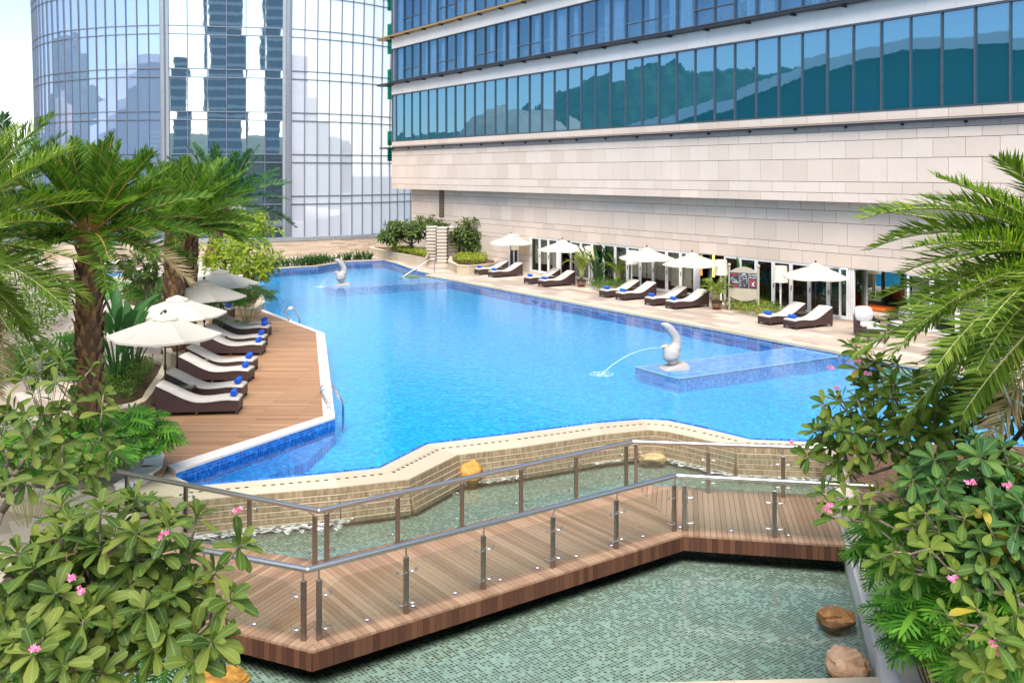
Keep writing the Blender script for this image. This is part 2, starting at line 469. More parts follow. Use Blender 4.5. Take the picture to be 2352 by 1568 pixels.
def _mosaic(name, s, stops, grout, gcol, rot=0.0, wall=False, rough=.35, gfac=1.0, blotch=0.0, clump=0.0):
    t = NT(name)
    if wall:
        g = t.pos(); xyz = t.n("SeparateXYZ"); t.l(g, xyz.inputs[0]); cb = t.n("CombineXYZ")
        t.l(t.math('ADD', xyz.outputs[0], t.math('MULTIPLY', xyz.outputs[1], .8)), cb.inputs[0]); t.l(xyz.outputs[2], cb.inputs[1])
        p = cb.outputs[0]
    else:
        p = t.mapv(t.pos(), (1, 1, 1), (0, 0, rot))
    c, f = t.brick(p, s, s, grout, 0.0, 0)
    if blotch:
        c = t.math('ADD', t.math('MULTIPLY', c, 1 - blotch), t.math('MULTIPLY', t.noise(t.pos(), 1.1, 4, .6), blotch))
    if clump:
        nz = t.ramp(t.noise(t.pos(), 1.6, 5, .65), [(.3, (-.0,) * 3), (.7, (1,) * 3)])
        c = t.math('ADD', c, t.math('MULTIPLY', t.math('SUBTRACT', nz, .5), clump))
    base = t.ramp(c, stops, 'LINEAR' if blotch else 'CONSTANT')
    base = t.mix(t.math('MULTIPLY', f, gfac), base, gcol)
    return t.done(t.bsdf(base, rough))
ROT = -atan2(UA.y, UA.x)
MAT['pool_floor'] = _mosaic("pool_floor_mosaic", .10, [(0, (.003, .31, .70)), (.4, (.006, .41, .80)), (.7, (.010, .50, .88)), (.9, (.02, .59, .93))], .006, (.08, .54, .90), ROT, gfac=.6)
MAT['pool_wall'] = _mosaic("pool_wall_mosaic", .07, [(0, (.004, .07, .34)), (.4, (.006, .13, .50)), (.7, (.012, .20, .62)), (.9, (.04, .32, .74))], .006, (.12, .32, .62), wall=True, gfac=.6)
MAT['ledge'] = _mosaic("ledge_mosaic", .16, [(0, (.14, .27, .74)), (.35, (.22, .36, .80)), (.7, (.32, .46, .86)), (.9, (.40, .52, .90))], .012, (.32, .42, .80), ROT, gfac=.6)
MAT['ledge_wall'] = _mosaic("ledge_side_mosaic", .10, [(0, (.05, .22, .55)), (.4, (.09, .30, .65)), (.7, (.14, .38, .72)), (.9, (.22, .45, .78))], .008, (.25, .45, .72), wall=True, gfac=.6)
MAT['pond'] = _mosaic("pond_mosaic", .058, [(0, (.095, .115, .085)), (.24, (.13, .158, .12)), (.50, (.175, .21, .165)), (.64, (.27, .35, .31)), (.84, (.37, .46, .415))], .0055, (.50, .55, .48), ROT + radians(-4), rough=.3, clump=.32)
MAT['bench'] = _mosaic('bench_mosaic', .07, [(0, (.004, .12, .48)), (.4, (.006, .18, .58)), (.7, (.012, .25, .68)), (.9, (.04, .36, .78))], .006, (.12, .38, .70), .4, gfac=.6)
MAT['kids'] = _mosaic("paddling_mosaic", .08, [(0, (.02, .14, .45)), (.5, (.05, .25, .6))], .005, (.3, .5, .8))
def _water(name, tint, bs1, bs2, st, ior=1.33, gtint=(1, 1, 1)):
    t = NT(name); p = t.pos()
    n1 = t.noise(t.mapv(p, (1, 1, 1), (0, 0, .5)), bs1, 3, .55, .6)
    n2 = t.noise(t.mapv(p, (1, 1.6, 1), (0, 0, -.3)), bs2, 2, .5)
    h = t.math('ADD', t.math('MULTIPLY', n1, .7), t.math('MULTIPLY', n2, .3))
    nb = t.bump(h, st, .05)
    fr = t.n("Fresnel"); fr.inputs[0].default_value = ior; t.l(nb, fr.inputs['Normal'])
    gl = t.n("BsdfGlossy"); gl.inputs[0].default_value = (*gtint, 1); gl.inputs['Roughness'].default_value = .03; t.l(nb, gl.inputs['Normal'])
    rf = t.n("BsdfTransparent"); rf.inputs[0].default_value = (*tint, 1)
    return t.done(t.mixs(fr.outputs[0], rf.outputs[0], gl.outputs[0]))
MAT['water'] = _water("pool_water", (.62, .95, 1.0), 2.4, 8, .34, 1.31, (.92, .97, 1.0))
MAT['pond_water'] = _water("pond_water", (.84, .95, .90), 2.0, 7, .16, 1.40)
def _glass(name, tint, ior=1.45, refl=(1, 1, 1), add=0.0):
    t = NT(name)
    fr = t.n("Fresnel"); fr.inputs[0].default_value = ior
    gl = t.n("BsdfGlossy"); gl.inputs[0].default_value = (*refl, 1); gl.inputs['Roughness'].default_value = .01
    tr = t.n("BsdfTransparent"); tr.inputs[0].default_value = (*tint, 1)
    front = t.math('SUBTRACT', 1.0, t.n("NewGeometry").outputs['Backfacing'])
    fac = t.math('MULTIPLY', t.math('MINIMUM', t.math('ADD', fr.outputs[0], add), 1.0), front)
    return t.done(t.mixs(fac, tr.outputs[0], gl.outputs[0]))
MAT['rail_glass'] = _glass("railing_glass", (.90, .93, .91), 1.45, add=.06)
MAT['door_glass'] = _glass("door_glass", (.80, .82, .80), 1.45, add=.0)
MAT['green_glass'] = _glass("green_glass", (.35, .68, .62), 1.45, (.6, .95, .9), .10)
MAT['room_glass'] = _glass("guest_room_glass", (.80, .90, .97), 1.5, (.52, .76, .94), .48)
def _mirror(name, refl, base, fac, wob=.004, dirt=.06, islv=.25):
    t = NT(name); p = t.pos(); isl = t.island()
    n = t.noise(t.mapv(p, (1, 1, .6)), .8, 2)
    nb = t.bump(n, wob * 2.5, .1)
    gl = t.n("BsdfGlossy"); gl.inputs['Roughness'].default_value = .015; t.l(nb, gl.inputs['Normal'])
    rc = t.mix(t.math('MULTIPLY', isl, islv), refl, tuple(min(1, x * .75 + .05) for x in refl))
    t.l(rc, gl.inputs[0])
    b = t.mix(t.math('MULTIPLY', t.noise(t.mapv(p, (3, 3, .3)), 4, 4), .5), base, tuple(min(1, x * 1.4) for x in base))
    d = t.bsdf(b, .5)
    return t.done(t.mixs(fac, d, gl.outputs[0]))
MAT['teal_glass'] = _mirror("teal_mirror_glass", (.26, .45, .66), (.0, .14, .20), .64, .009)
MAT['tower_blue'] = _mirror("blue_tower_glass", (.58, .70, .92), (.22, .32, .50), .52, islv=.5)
MAT['tower_white'] = _mirror("pale_reflection_glass", (.92, .95, 1.0), (.74, .78, .90), .42, islv=.25)  # pale base colour stands in for the bright sky reflected in this bay
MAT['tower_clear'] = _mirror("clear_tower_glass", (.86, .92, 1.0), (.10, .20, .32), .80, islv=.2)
MAT['tower_dark_refl'] = _mirror("dark_reflection_glass", (.30, .42, .52), (.03, .05, .07), .5)  # same glass, darkened: the hills' reflection is put into the colour
def _emit(name, col, s, base=(.8, .8, .8)):
    t = NT(name)
    return t.done(t.bsdf(base, .6, 0, None, .3, **{'Emission Color': (*col, 1), 'Emission Strength': s}))
MAT['lamp_shade'] = _emit("lit_lampshade", (1.0, .82, .58), .16, (.50, .455, .39))
MAT['warm_strip'] = _emit("warm_light", (1.0, .45, .10), 2.2)
MAT['violet_led'] = _emit("violet_led", (.30, .22, 1.0), 2.0)
MAT['lamp_warm'] = _emit("spot_bulb", (1.0, .9, .6), 6.0)
def _foam():
    t = NT("foam"); p = t.pos()
    n = t.noise(p, 9, 5, .7)
    d = t.bsdf((.85, .88, .86), .6)
    tr = t.n("BsdfTransparent")
    return t.done(t.mixs(t.ramp(n, [(.42, (0, 0, 0)), (.62, (.75, .75, .75))]), tr.outputs[0], d))
MAT['foam'] = _foam()
def _cascade():
    t = NT("wet_stone"); p = t.pos()
    n = t.noise(t.mapv(p, (7, 7, 1.2)), 2.5, 5, .65)
    c = t.ramp(n, [(.3, (.17, .115, .06)), (.5, (.30, .225, .135)), (.66, (.42, .34, .23)), (.82, (.70, .65, .58))])
    isl = t.island(); c = t.mix(t.math('MULTIPLY', isl, .3), c, (.25, .18, .11))
    return t.done(t.bsdf(c, .22, 0, t.bump(n, .4, .02)))
MAT['cascade'] = _cascade()
def _jet():
    t = NT("water_jet")
    tr = t.n("BsdfTransparent")
    d = t.bsdf((.85, .92, .97), .2)
    return t.done(t.mixs(.38, tr.outputs[0], d))
MAT['jet'] = _jet()
# ---------------------------------------------------------------- ground, terrace, pools
WZ, PZ, BZ, DZ = -0.10, -0.66, -0.30, 0.08       # pool water, pond water, bridge deck, sun deck
g = M(); g.quad((-3000, -3000, -14), (3000, -3000, -14), (3000, 3000, -14), (-3000, 3000, -14))
kind(g.build("ground", MAT['city'], origin=(0, 0, -14)), 'structure')
def G2(l, z): return [G(x, y, z) for x, y in l]
# inner and outer line of the overflow edge, left to right
INN = [(436, 1116.6), (604, 1102), (760, 1087), (872, 1075), (981, 1020), (1176, 997), (1368, 972), (1477.6, 963), (1536, 966), (1620, 984), (1724.6, 1009.6), (1896, 1016)]
OUT = [(418, 1151), (587, 1134), (780, 1118), (939.5, 1100), (1052.6, 1043.5), (1200, 1025.5), (1385, 997), (1490, 986.5), (1530, 990), (1600, 1005), (1692, 1026), (1896, 1033)]
RZ = -0.075
inn = G2(INN, RZ); out = G2(OUT, RZ)
inn = [inn[0] + (inn[0] - inn[1]).normalized() * .0] + inn[1:] + [V((9.6, 21.6, RZ)), V((17.0, 20.6, RZ))]
out = out + [V((9.7, 20.9, RZ)), V((17.0, 19.9, RZ))]
# left coping
CI = [(599.3, 709), (745.5, 765), (769.4, 957.8), (404, 1081)]       # pool side
CO = [(585.3, 709), (725.8, 762.4), (742.7, 955.2), (384, 1068.5)]    # deck side
ci = G2(CI, .10); co = G2(CO, .10)
far_px = [(600, 697), (577, 665), (570, 643), (585, 628), (621, 617.5), (680, 613.5), (730, 611), (765, 605.6), (792.5, 600.6), (880, 597), (908, 604), (961, 622.7), (1000, 631)]
far = G2(far_px, 0)
r0 = G(1587.6, 743, 0); r1 = G(1958.6, 816, 0)
rm = (NA.dot(r0) + NA.dot(r1)) / 2
RE = [F(UOF(far[-1]), rm), F(4, rm)]            # right-hand edge
pool = [V((p.x, p.y, 0)) for p in ci[:1]] + far + RE
pool += [V((17.0, 20.6, 0))] + [V((p.x, p.y, 0)) for p in reversed(inn[:-1])]
pool += [V((ci[3].x, ci[3].y, 0)), V((ci[2].x, ci[2].y, 0)), V((ci[1].x, ci[1].y, 0))]
# pond between the overflow wall and the near curb
PR0, PR1 = G(1952, 1281, -.28), G(2033, 1568, -.28)
prd = (PR1 - PR0).normalized()
pond_r = [PR0 - prd * 4.6, PR1 + prd * 1.5]
nearL, nearR = G(1435, 1568, -.45), G(2025, 1553, -.45)
nd = (nearR - nearL).normalized()
near_l = nearL - nd * 7.0
basin = [V((p.x, p.y, 0)) for p in ci[:1]] + far + RE + [V((17, 19.9, 0)), V((9.7, 20.9, 0)), V((out[11].x, out[11].y, 0))]
basin += [pond_r[0], V((nearR.x, nearR.y, 0)), V((nearR.x - .3, 10.0, 0)), V((-7.2, 10.0, 0)), V((-7.2, 12.5, 0)), V((-8.3, 18.2, 0)), V((co[3].x + .1, co[3].y, 0))]
basin += [V((ci[3].x, ci[3].y, 0)), V((ci[2].x, ci[2].y, 0)), V((ci[1].x, ci[1].y, 0))]
def flat(l): return [(p.x, p.y) for p in l]
t_ = M()
terr_out = [(-60, 1.0), (40, 1.0), (40, 84), (-60, 84)]
t_.sheet([terr_out, flat(basin)], 0)
n_ = len(terr_out)
for i in range(n_):
    a, b = terr_out[i], terr_out[(i + 1) % n_]
    t_.quad((*a, -14), (*b, -14), (*b, 0), (*a, 0))
terr = kind(t_.build("terrace_paving", MAT['paving'], origin=(0, 0, 0)), 'structure')
# pool shell
FZ = -.55
s = M(); s.sheet([flat(pool)], FZ); kind(s.build("pool_floor", MAT['pool_floor'], origin=(0, 0, FZ)), 'structure')
s = M(); pp = flat(pool)
for i in range(len(pp)):
    a, b = pp[i], pp[(i + 1) % len(pp)]
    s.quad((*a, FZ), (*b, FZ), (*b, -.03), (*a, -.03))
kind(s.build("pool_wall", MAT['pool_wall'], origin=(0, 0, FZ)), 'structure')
s = M(); s.sheet([pp], WZ); kind(s.build("pool_water", MAT['water'], origin=(0, 0, WZ)), 'structure')
# submerged bench along the front coping, steps at the right and far corners
def off(a, b, d):
    t = (b - a); t.z = 0; t.normalize(); return V((-t.y, t.x, 0)) * d
s = M(); o_ = off(ci[3], ci[2], -.9)
s.prism(flat([ci[3] + o_ * .02, ci[2] + o_ * .02, ci[2] + o_ - (ci[2] - ci[3]).normalized() * 2.0, ci[3] + o_]), FZ + .004, -.32)
kind(s.build("pool_bench", MAT['bench']), 'structure')
MAT['step'] = stone("green_step", (.30, .36, .27), (.36, .42, .32), (.25, .31, .23), streak=False)
def pool_steps(uc, w, n, mname):
    s = M()
    for k in range(n):
        if WZ - .06 - k * .13 < FZ + .02: break
        s.fbox(uc - w / 2, uc + w / 2, rm + .004 + k * .42, rm + (k + 1) * .42, FZ + .004, WZ - .06 - k * .13)
    return kind(s.build(mname, MAT['step']), 'structure')
pool_steps(UOF(G(985, 634, WZ)), 3.4, 5, "pool_steps")
pool_steps(UOF(G(1975, 822, WZ)) - 3.4, 4.6, 6, "pool_steps")
# shallow ledges that carry the statues
def ledge(px):
    P = G2(px, WZ - .012)
    s = M(); s.prism(flat(P), -.16, WZ - .012)
    o = s.build("pool_ledge", MAT['ledge'])
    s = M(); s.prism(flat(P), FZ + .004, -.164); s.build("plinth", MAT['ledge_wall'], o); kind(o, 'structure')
    e = M()
    for i in range(len(P)):
        a, b = P[i].copy(), P[(i + 1) % len(P)].copy()
        a.z = b.z = WZ - .012; e.bar(a, b, .05, .016)
    e.build("edge_trim", MAT['coping_white'], o)
    return o
ledge([(1459, 842.5), (1557.4, 869.7), (1958, 813.5), (1850, 795)])
ledge([(740.5, 654.3), (773, 662.7), (1063, 644.3), (1012, 636.8)])
# ---- sun deck with white coping
deck_px = [(585.3, 709), (725.8, 762.4), (742.7, 955.2), (384, 1068.5), (372, 1090), (335, 1085), (326, 990), (327, 946), (352, 921), (374, 872), (402, 842), (430, 800), (470, 748), (505, 712), (540, 700)]
s = M(); s.prism(flat(G2(deck_px, DZ)), -.02, DZ)
kind(s.build("sun_deck", MAT['deck'], origin=(-8, 25, 0)), 'structure')
s = M()
for i in range(3):
    a, b, c, d = co[i], ci[i], ci[i + 1], co[i + 1]
    L = (c - b).length; n = max(2, int(L / 1.2))
    for k in range(n):
        e = .003 / L * 2
        f0, f1 = k / n + e, (k + 1) / n - e
        s.prism(flat([a.lerp(d, f0), a.lerp(d, f1), b.lerp(c, f1), b.lerp(c, f0)]), -.045, .10)
kind(s.build("pool_coping", MAT['coping_white']), 'structure')
s = M()
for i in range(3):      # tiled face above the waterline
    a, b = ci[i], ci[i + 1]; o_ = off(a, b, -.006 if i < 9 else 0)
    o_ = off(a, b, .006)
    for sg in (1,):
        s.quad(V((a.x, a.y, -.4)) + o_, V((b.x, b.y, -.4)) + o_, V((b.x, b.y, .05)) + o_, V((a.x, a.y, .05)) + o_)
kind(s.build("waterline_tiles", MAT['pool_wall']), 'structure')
# right edge coping: flush cream stones; far edge kerb
s = M(); u0, u1 = UOF(RE[0]) + .3, -2
n = int((u0 - u1) / 1.2)
for k in range(n):
    a = u0 - (u0 - u1) * k / n
    s.fbox(a - 1.195, a, rm - .42, rm + .02, -.08, .012)
kind(s.build("pool_coping", MAT['coping_cream']), 'structure')
s = M()
fl = [ci[0]] + far
for i in range(4, len(fl) - 1):
    a, b = V((fl[i].x, fl[i].y, 0)), V((fl[i + 1].x, fl[i + 1].y, 0)); o_ = off(a, b, .30)
    s.prism(flat([a, b, b + o_, a + o_]), -.08, .016)
kind(s.build("pool_coping", MAT['coping_cream']), 'structure')
# ---- overflow edge: inner rim, slotted gutter, outer rim, stepped wall with water running down
def ribbon(m, A, B, f0, f1, z0, z1):
    for i in range(len(A) - 1):
        a0, a1 = A[i].lerp(B[i], f0), A[i + 1].lerp(B[i + 1], f0)
        b0, b1 = A[i].lerp(B[i], f1), A[i + 1].lerp(B[i + 1], f1)
        m.hexa([(b0.x, b0.y, z0), (b1.x, b1.y, z0), (a1.x, a1.y, z0), (a0.x, a0.y, z0), (b0.x, b0.y, z1), (b1.x, b1.y, z1), (a1.x, a1.y, z1), (a0.x, a0.y, z1)])
ow = tag(bpy.data.objects.new("overflow_wall", None), "curved stepped stone wall that the pool water spills over", "wall"); COL.objects.link(ow)
ow.location = (0, 21, PZ - .2); WORLD[ow.name] = V((0, 21, PZ - .2))
s = M(); ribbon(s, inn, out, 0.0, .34, -.9, RZ); s.build("inner_rim", MAT['coping_cream'], ow)
s = M(); ribbon(s, inn, out, .342, .50, -.9, RZ - .007); s.build("gutter", MAT['sand'], ow)
s = M(); ribbon(s, inn, out, .502, 1.0, -.9, RZ + .004); s.build("outer_rim", MAT['coping_cream'], ow)
s = M()      # drain slots
for i in range(len(inn) - 1):
    a, b = inn[i].lerp(out[i], .42), inn[i + 1].lerp(out[i + 1], .42)
    L = (b - a).length; d = (b - a).normalized()
    for k in range(int(L / .17)):
        c = a + d * (.17 * k + .08)
        s.box((c.x, c.y, RZ - .009), (.075, .06, .012), atan2(d.y, d.x))
s.build("drain_slots", MAT['black'], ow)
s = M()
rows = 6
for r in range(rows):
    z1 = RZ - .012 - r * (RZ - PZ + .06) / rows; z0 = RZ - .012 - (r + 1) * (RZ - PZ + .06) / rows + .006
    for i in range(len(out) - 1):
        a, b = out[i], out[i + 1]; d = (b - a).normalized(); nn = V((d.y, -d.x, 0)); L = (b - a).length
        nseg = max(1, int(L / 1.6))
        for k in range(nseg):
            e = .004
            p0 = a + d * (L * k / nseg + e); p1 = a + d * (L * (k + 1) / nseg - e)
            pr = .015 + r * .03
            q0, q1 = p0 + nn * pr, p1 + nn * pr; w0, w1 = p0 - nn * .06, p1 - nn * .06
            s.hexa([(q0.x, q0.y, z0), (q1.x, q1.y, z0), (w1.x, w1.y, z0), (w0.x, w0.y, z0), (q0.x, q0.y, z1), (q1.x, q1.y, z1), (w1.x, w1.y, z1), (w0.x, w0.y, z1)])
s.build("stepped_face", MAT['cascade'], ow)
s = M()
for r in range(1, rows):
    z1 = RZ - .012 - r * (RZ - PZ + .06) / rows
    for i in range(len(out) - 1):
        a, b = out[i], out[i + 1]; d = (b - a).normalized(); nn = V((d.y, -d.x, 0)); pr = .015 + r * .03
        s.bar(V((a.x, a.y, z1 - .012)) + nn * (pr - .005), V((b.x, b.y, z1 - .012)) + nn * (pr + .002), .016, .014)
s.build("step_edges", MAT['sand'], ow)
random.seed(4)
def foam(i0, i1, f0, f1, w):
    s = M(); P = []
    for i in range(i0, i1 + 1):
        a, b = out[i], out[min(i + 1, len(out) - 1)]
        d = (b - a).normalized() if i < len(out) - 1 else (out[i] - out[i - 1]).normalized()
        P.append((out[i], V((d.y, -d.x, 0))))
    rr = []
    N_ = 40
    tot = len(P) - 1
    for k in range(N_ + 1):
        f = (f0 + (f1 - f0) * k / N_) * tot; i = min(int(f), tot - 1); fr = f - i
        c = P[i][0].lerp(P[i + 1][0], fr); nn = P[i][1].lerp(P[i + 1][1], fr)
        ww = w * (.6 + .8 * random.random()) * min(1, 8 * min(k, N_ - k) / N_ + .1)
        rr.append([c + nn * (.16 + ww * j / 3) + V((0, 0, PZ - RZ + .008 + .02 * sin(pi * j / 3) * random.random())) for j in range(4)])
    s.loft(rr, False)
    o = s.build("foam", MAT['foam'], smooth=True); kind(o, 'stuff')
foam(0, 3, .0, .72, .42); foam(4, 5, .2, .9, .16); foam(5, 7, .4, .7, .12); foam(8, 11, .05, 1.0, .26)
# ---- pond
pond = [V((p.x, p.y, 0)) for p in out] + [pond_r[0], nearR, near_l, V((-7.2, 12.5, 0)), V((-8.3, 18.2, 0))]
pond = flat(pond)
PF = PZ - .16
s = M(); s.sheet([pond], PF); kind(s.build("pond_floor", MAT['pond'], origin=(0, 12, PF)), 'structure')
s = M(); s.sheet([pond], PZ); kind(s.build("pond_water", MAT['pond_water'], origin=(0, 12, PZ)), 'structure')
s = M()
k0 = len(out)
for i in range(k0 - 1, len(pond)):
    a, b = pond[i], pond[(i + 1) % len(pond)]
    if i == k0 - 1 and False: continue
    zt = {0: -.285, 1: -.30, 2: -.455, 3: -.002}.get(i - k0 + 1, -.002)
    s.quad((*a, PF), (*b, PF), (*b, zt), (*a, zt))
kind(s.build("pond_side", MAT['sand'], origin=(0, 12, PF)), 'structure')
s = M()
pr_n = V((-prd.y, prd.x, 0)); pr_n = pr_n if pr_n.x > 0 else -pr_n
L = (pond_r[1] - pond_r[0]).length; n = int(L / 1.1)
for k in range(n):
    a = pond_r[0] + prd * (L * k / n + .003); b = pond_r[0] + prd * (L * (k + 1) / n - .003)
    s.prism(flat([a - pr_n * .004, b - pr_n * .004, b + pr_n * .34, a + pr_n * .34]), PF, -.28)
kind(s.build("pond_curb", MAT['coping_white']), 'structure')
s = M(); nn = V((-nd.y, nd.x, 0)); nn = nn if nn.y < 0 else -nn
for k in range(9):
    a = near_l + nd * (k * 1.2 + .003); b = near_l + nd * (k * 1.2 + 1.197)
    s.prism(flat([a, b, b + nn * .5, a + nn * .5]), PF, -.45)
kind(s.build("pond_curb", MAT['coping_cream']), 'structure')
s = M(); s.prism(flat([co[3] + V((.004, -.004, 0)), ci[3] + V((0, -.006, 0)), inn[0] + V((0, .004, 0)), out[0] + V((-.004, 0, 0)), V((-8.3, 18.2, 0))]), -1.0, -.012)
kind(s.build("pool_coping", MAT['coping_cream']), 'structure')
# garden beds at both sides of the pond
s = M(); c0 = pond_r[0] + pr_n * .345; c1 = pond_r[1] + pr_n * .345
s.prism(flat([c0, c1, V((9, 1.2, 0)), V((24, 1.2, 0)), V((24, 19.6, 0)), V((9.7, 20.7, 0)), V((7.3, 20.95, 0))]), -.02, .14)
kind(s.build("garden_soil", MAT['soil']), 'structure')
s = M(); s.prism([(-4.9, 5.5), (-4.6, 9.0), (-6.4, 12.2), (-9.3, 14.2), (-13, 14.4), (-13, 5.5)], -.02, .16)
kind(s.build("garden_soil", MAT['soil']), 'structure')
# ---------------------------------------------------------------- bridge
nA, nB = G(717.3, 1493.8, BZ), G(1569.5, 1227.6, BZ)
fA, fB = G(732, 1286, BZ), G(1456, 1112, BZ)
nL = nA + (G(524.5, 1445.6, BZ) - nA).normalized() * 5.2
fL = fA + (G(587.4, 1265.5, BZ) - fA).normalized() * 5.6
nR = nB + (G(1954.8, 1252.7, BZ) - nB).normalized() * 3.25
fR = fB + (G(1929.6, 1139.6, BZ) - fB).normalized() * 4.3
br = thing("footbridge", "angled timber footbridge over the green mosaic pond", "bridge", (0, 15, PZ - .1))
def planks(m, a0, a1, b0, b1, w=.098, gap=.007, th=.035):
    # a: near edge, b: far edge
    d = (a1 - a0); d.z = 0; d.normalize()
    Q = [a0, a1, b1, b0]
    S = [q.dot(d) for q in Q]; lo, hi = min(S), max(S); n = int((hi - lo) / w) + 1
    def clip(P, c, sg):
        o = []
        for i in range(len(P)):
            A, B = P[i], P[(i + 1) % len(P)]; fa, fb = (A.dot(d) - c) * sg, (B.dot(d) - c) * sg
            if fa >= 0: o.append(A)
            if (fa >= 0) != (fb >= 0): o.append(A.lerp(B, fa / (fa - fb)))
        return o
    for k in range(n):
        P = clip(clip(Q, lo + k * w + gap / 2, 1), lo + (k + 1) * w - gap / 2, -1) if True else []
        if len(P) < 3: continue
        area = sum(P[i].x * P[(i + 1) % len(P)].y - P[(i + 1) % len(P)].x * P[i].y for i in range(len(P)))
        if abs(area) < .002: continue
        m.prism([(q.x, q.y) for q in P], BZ - th, BZ + random.uniform(-.002, .002))
s = M()
planks(s, nA, nL, fA, fL); s.f = s.f
planks(s, nB, nA, fB, fA); planks(s, nR, nB, fR, fB)
s.build("decking", MAT['bridge'], br)
s = M()
for (a, b) in ((nL, nA), (nA, nB), (nB, nR)):
    d = (b - a).normalized(); o_ = V((d.y, -d.x, 0)); L = (b - a).length; n = int(L / .098)
    for k in range(n):
        p0 = a + d * (L * k / n + .002); p1 = a + d * (L * (k + 1) / n - .002)
        t0 = .012 + random.uniform(0, .004)
        q = [p0 + o_ * t0, p1 + o_ * t0, p1 - o_ * .012, p0 - o_ * .012]
        s.hexa([x + V((0, 0, -.27)) for x in q] + [x + V((0, 0, -.038)) for x in q])
s.build("fascia", MAT['fascia'], br)
s = M()
for (a, b) in ((nL, nA), (nA, nB), (nB, nR)):
    s.bar(a + V((0, 0, -.15)) + (fA - nA).normalized() * .25, b + V((0, 0, -.15)) + (fA - nA).normalized() * .25, .12, .2)
for (a, b) in ((fL, fA), (fA, fB), (fB, fR)):
    s.bar(a + V((0, 0, -.15)) - (fA - nA).normalized() * .12, b + V((0, 0, -.15)) - (fA - nA).normalized() * .12, .12, .22)
for f in (.15, .5, .85):
    c = nA.lerp(nB, f).lerp(fA.lerp(fB, f), .5); s.box((c.x, c.y, (PF + BZ - .2) / 2), (.4, .4, BZ - .2 - PF), .6)
s.build("beams", MAT['dark_metal'], br)
# railings
def railing(label, posts, corner_idx, line, side, ext0, ext1):
    """posts: list of base points in order; line: the handrail's corner points (xy); side: unit vector toward the bridge"""
    r = thing("railing", label, "railing", posts[len(posts) // 2], "railings of the footbridge")
    base = r.location
    HR = BZ + .98
    s = M(); pts = [V((p.x, p.y, HR)) for p in line]
    for i in range(len(pts) - 1):
        s.tube([pts[i], pts[i + 1]], .043, 14)
    for p in pts[1:-1]:
        s.add(*_ball(p, .043, 10))
    s.build("handrail", MAT['steel_bright'], r, True, auto=50)
    for i, p in enumerate(posts):
        # nearest point on the rail line
        best = min(((_near(p, pts[j], pts[j + 1])) for j in range(len(pts) - 1)), key=lambda q: (V((q.x, q.y, 0)) - V((p.x, p.y, 0))).length)
        d = _dir(p, pts)
        ang = atan2(d.y, d.x)
        s = M(); s.box((p.x, p.y, BZ + .405), (.075, .045, .81), ang, .006)
        po = s.build("post", MAT['steel'], r)
        s = M(); s.tube([(p.x, p.y, BZ + .80), V((best.x, best.y, HR - .03))], .015, 8)
        s.build("rail_bracket", MAT['steel_bright'], po, True, auto=50)
        for sg in (-1, 1):
            if (i + sg < 0 or i + sg >= len(posts)): continue
            dd = posts[i + sg] - p; dd.z = 0
            if dd.length < .3: continue
            dd.normalize(); oo = V((-dd.y, dd.x, 0)); oo = oo if oo.dot(side) < 0 else -oo
            for zz in (.17, .62):
                a = p + V((0, 0, zz)) + oo * .015 + dd * .03
                s = M(); s.tube([a, a + oo * .06 + dd * .01, a + oo * .075 + dd * .04, a + oo * .06 + dd * .11, a + oo * .012 + dd * .125], .0095, 6)
                s.tube([a + oo * .0 + dd * .125, a + oo * .03 + dd * .125], .019, 8)
                s.build("glass_clip", MAT['steel_bright'], po, True, auto=50)
    for i in range(len(posts) - 1):
        a, b = posts[i], posts[i + 1]
        d = b - a; d.z = 0; L = d.length
        if L < .3:
            a2, b2 = a, b
            continue
        d.normalize()
        a2, b2 = a + d * .055, b - d * .055
        oo = V((-d.y, d.x, 0)); oo = oo if oo.dot(side) < 0 else -oo
        a2 = a2 + oo * .022; b2 = b2 + oo * .022
        s = M(); s.bar(V((a2.x, a2.y, BZ + .42)), V((b2.x, b2.y, BZ + .42)), .012, .72)
        s.build("glass_panel", MAT['rail_glass'], r)
    return r
def _ball(c, r, n=10):
    vs = []; fs = []
    rings = n // 2 + 1
    for i in range(rings + 1):
        th = pi * i / rings
        for j in range(n):
            vs.append((c[0] + r * sin(th) * cos(2 * pi * j / n), c[1] + r * sin(th) * sin(2 * pi * j / n), c[2] + r * cos(th)))
    for i in range(rings):
        for j in range(n):
            fs.append((i * n + j, (i + 1) * n + j, (i + 1) * n + (j + 1) % n, i * n + (j + 1) % n))
    return vs, fs
def _near(p, a, b):
    d = b - a; t = max(0, min(1, (V((p.x, p.y, a.z)) - a).dot(d) / d.length_squared)); return a + d * t
def _dir(p, pts):
    best = None
    for j in range(len(pts) - 1):
        q = _near(p, pts[j], pts[j + 1]); L = (V((q.x, q.y, 0)) - V((p.x, p.y, 0))).length
        if best is None or L < best[0]: best = (L, (pts[j + 1] - pts[j]).normalized())
    return best[1]
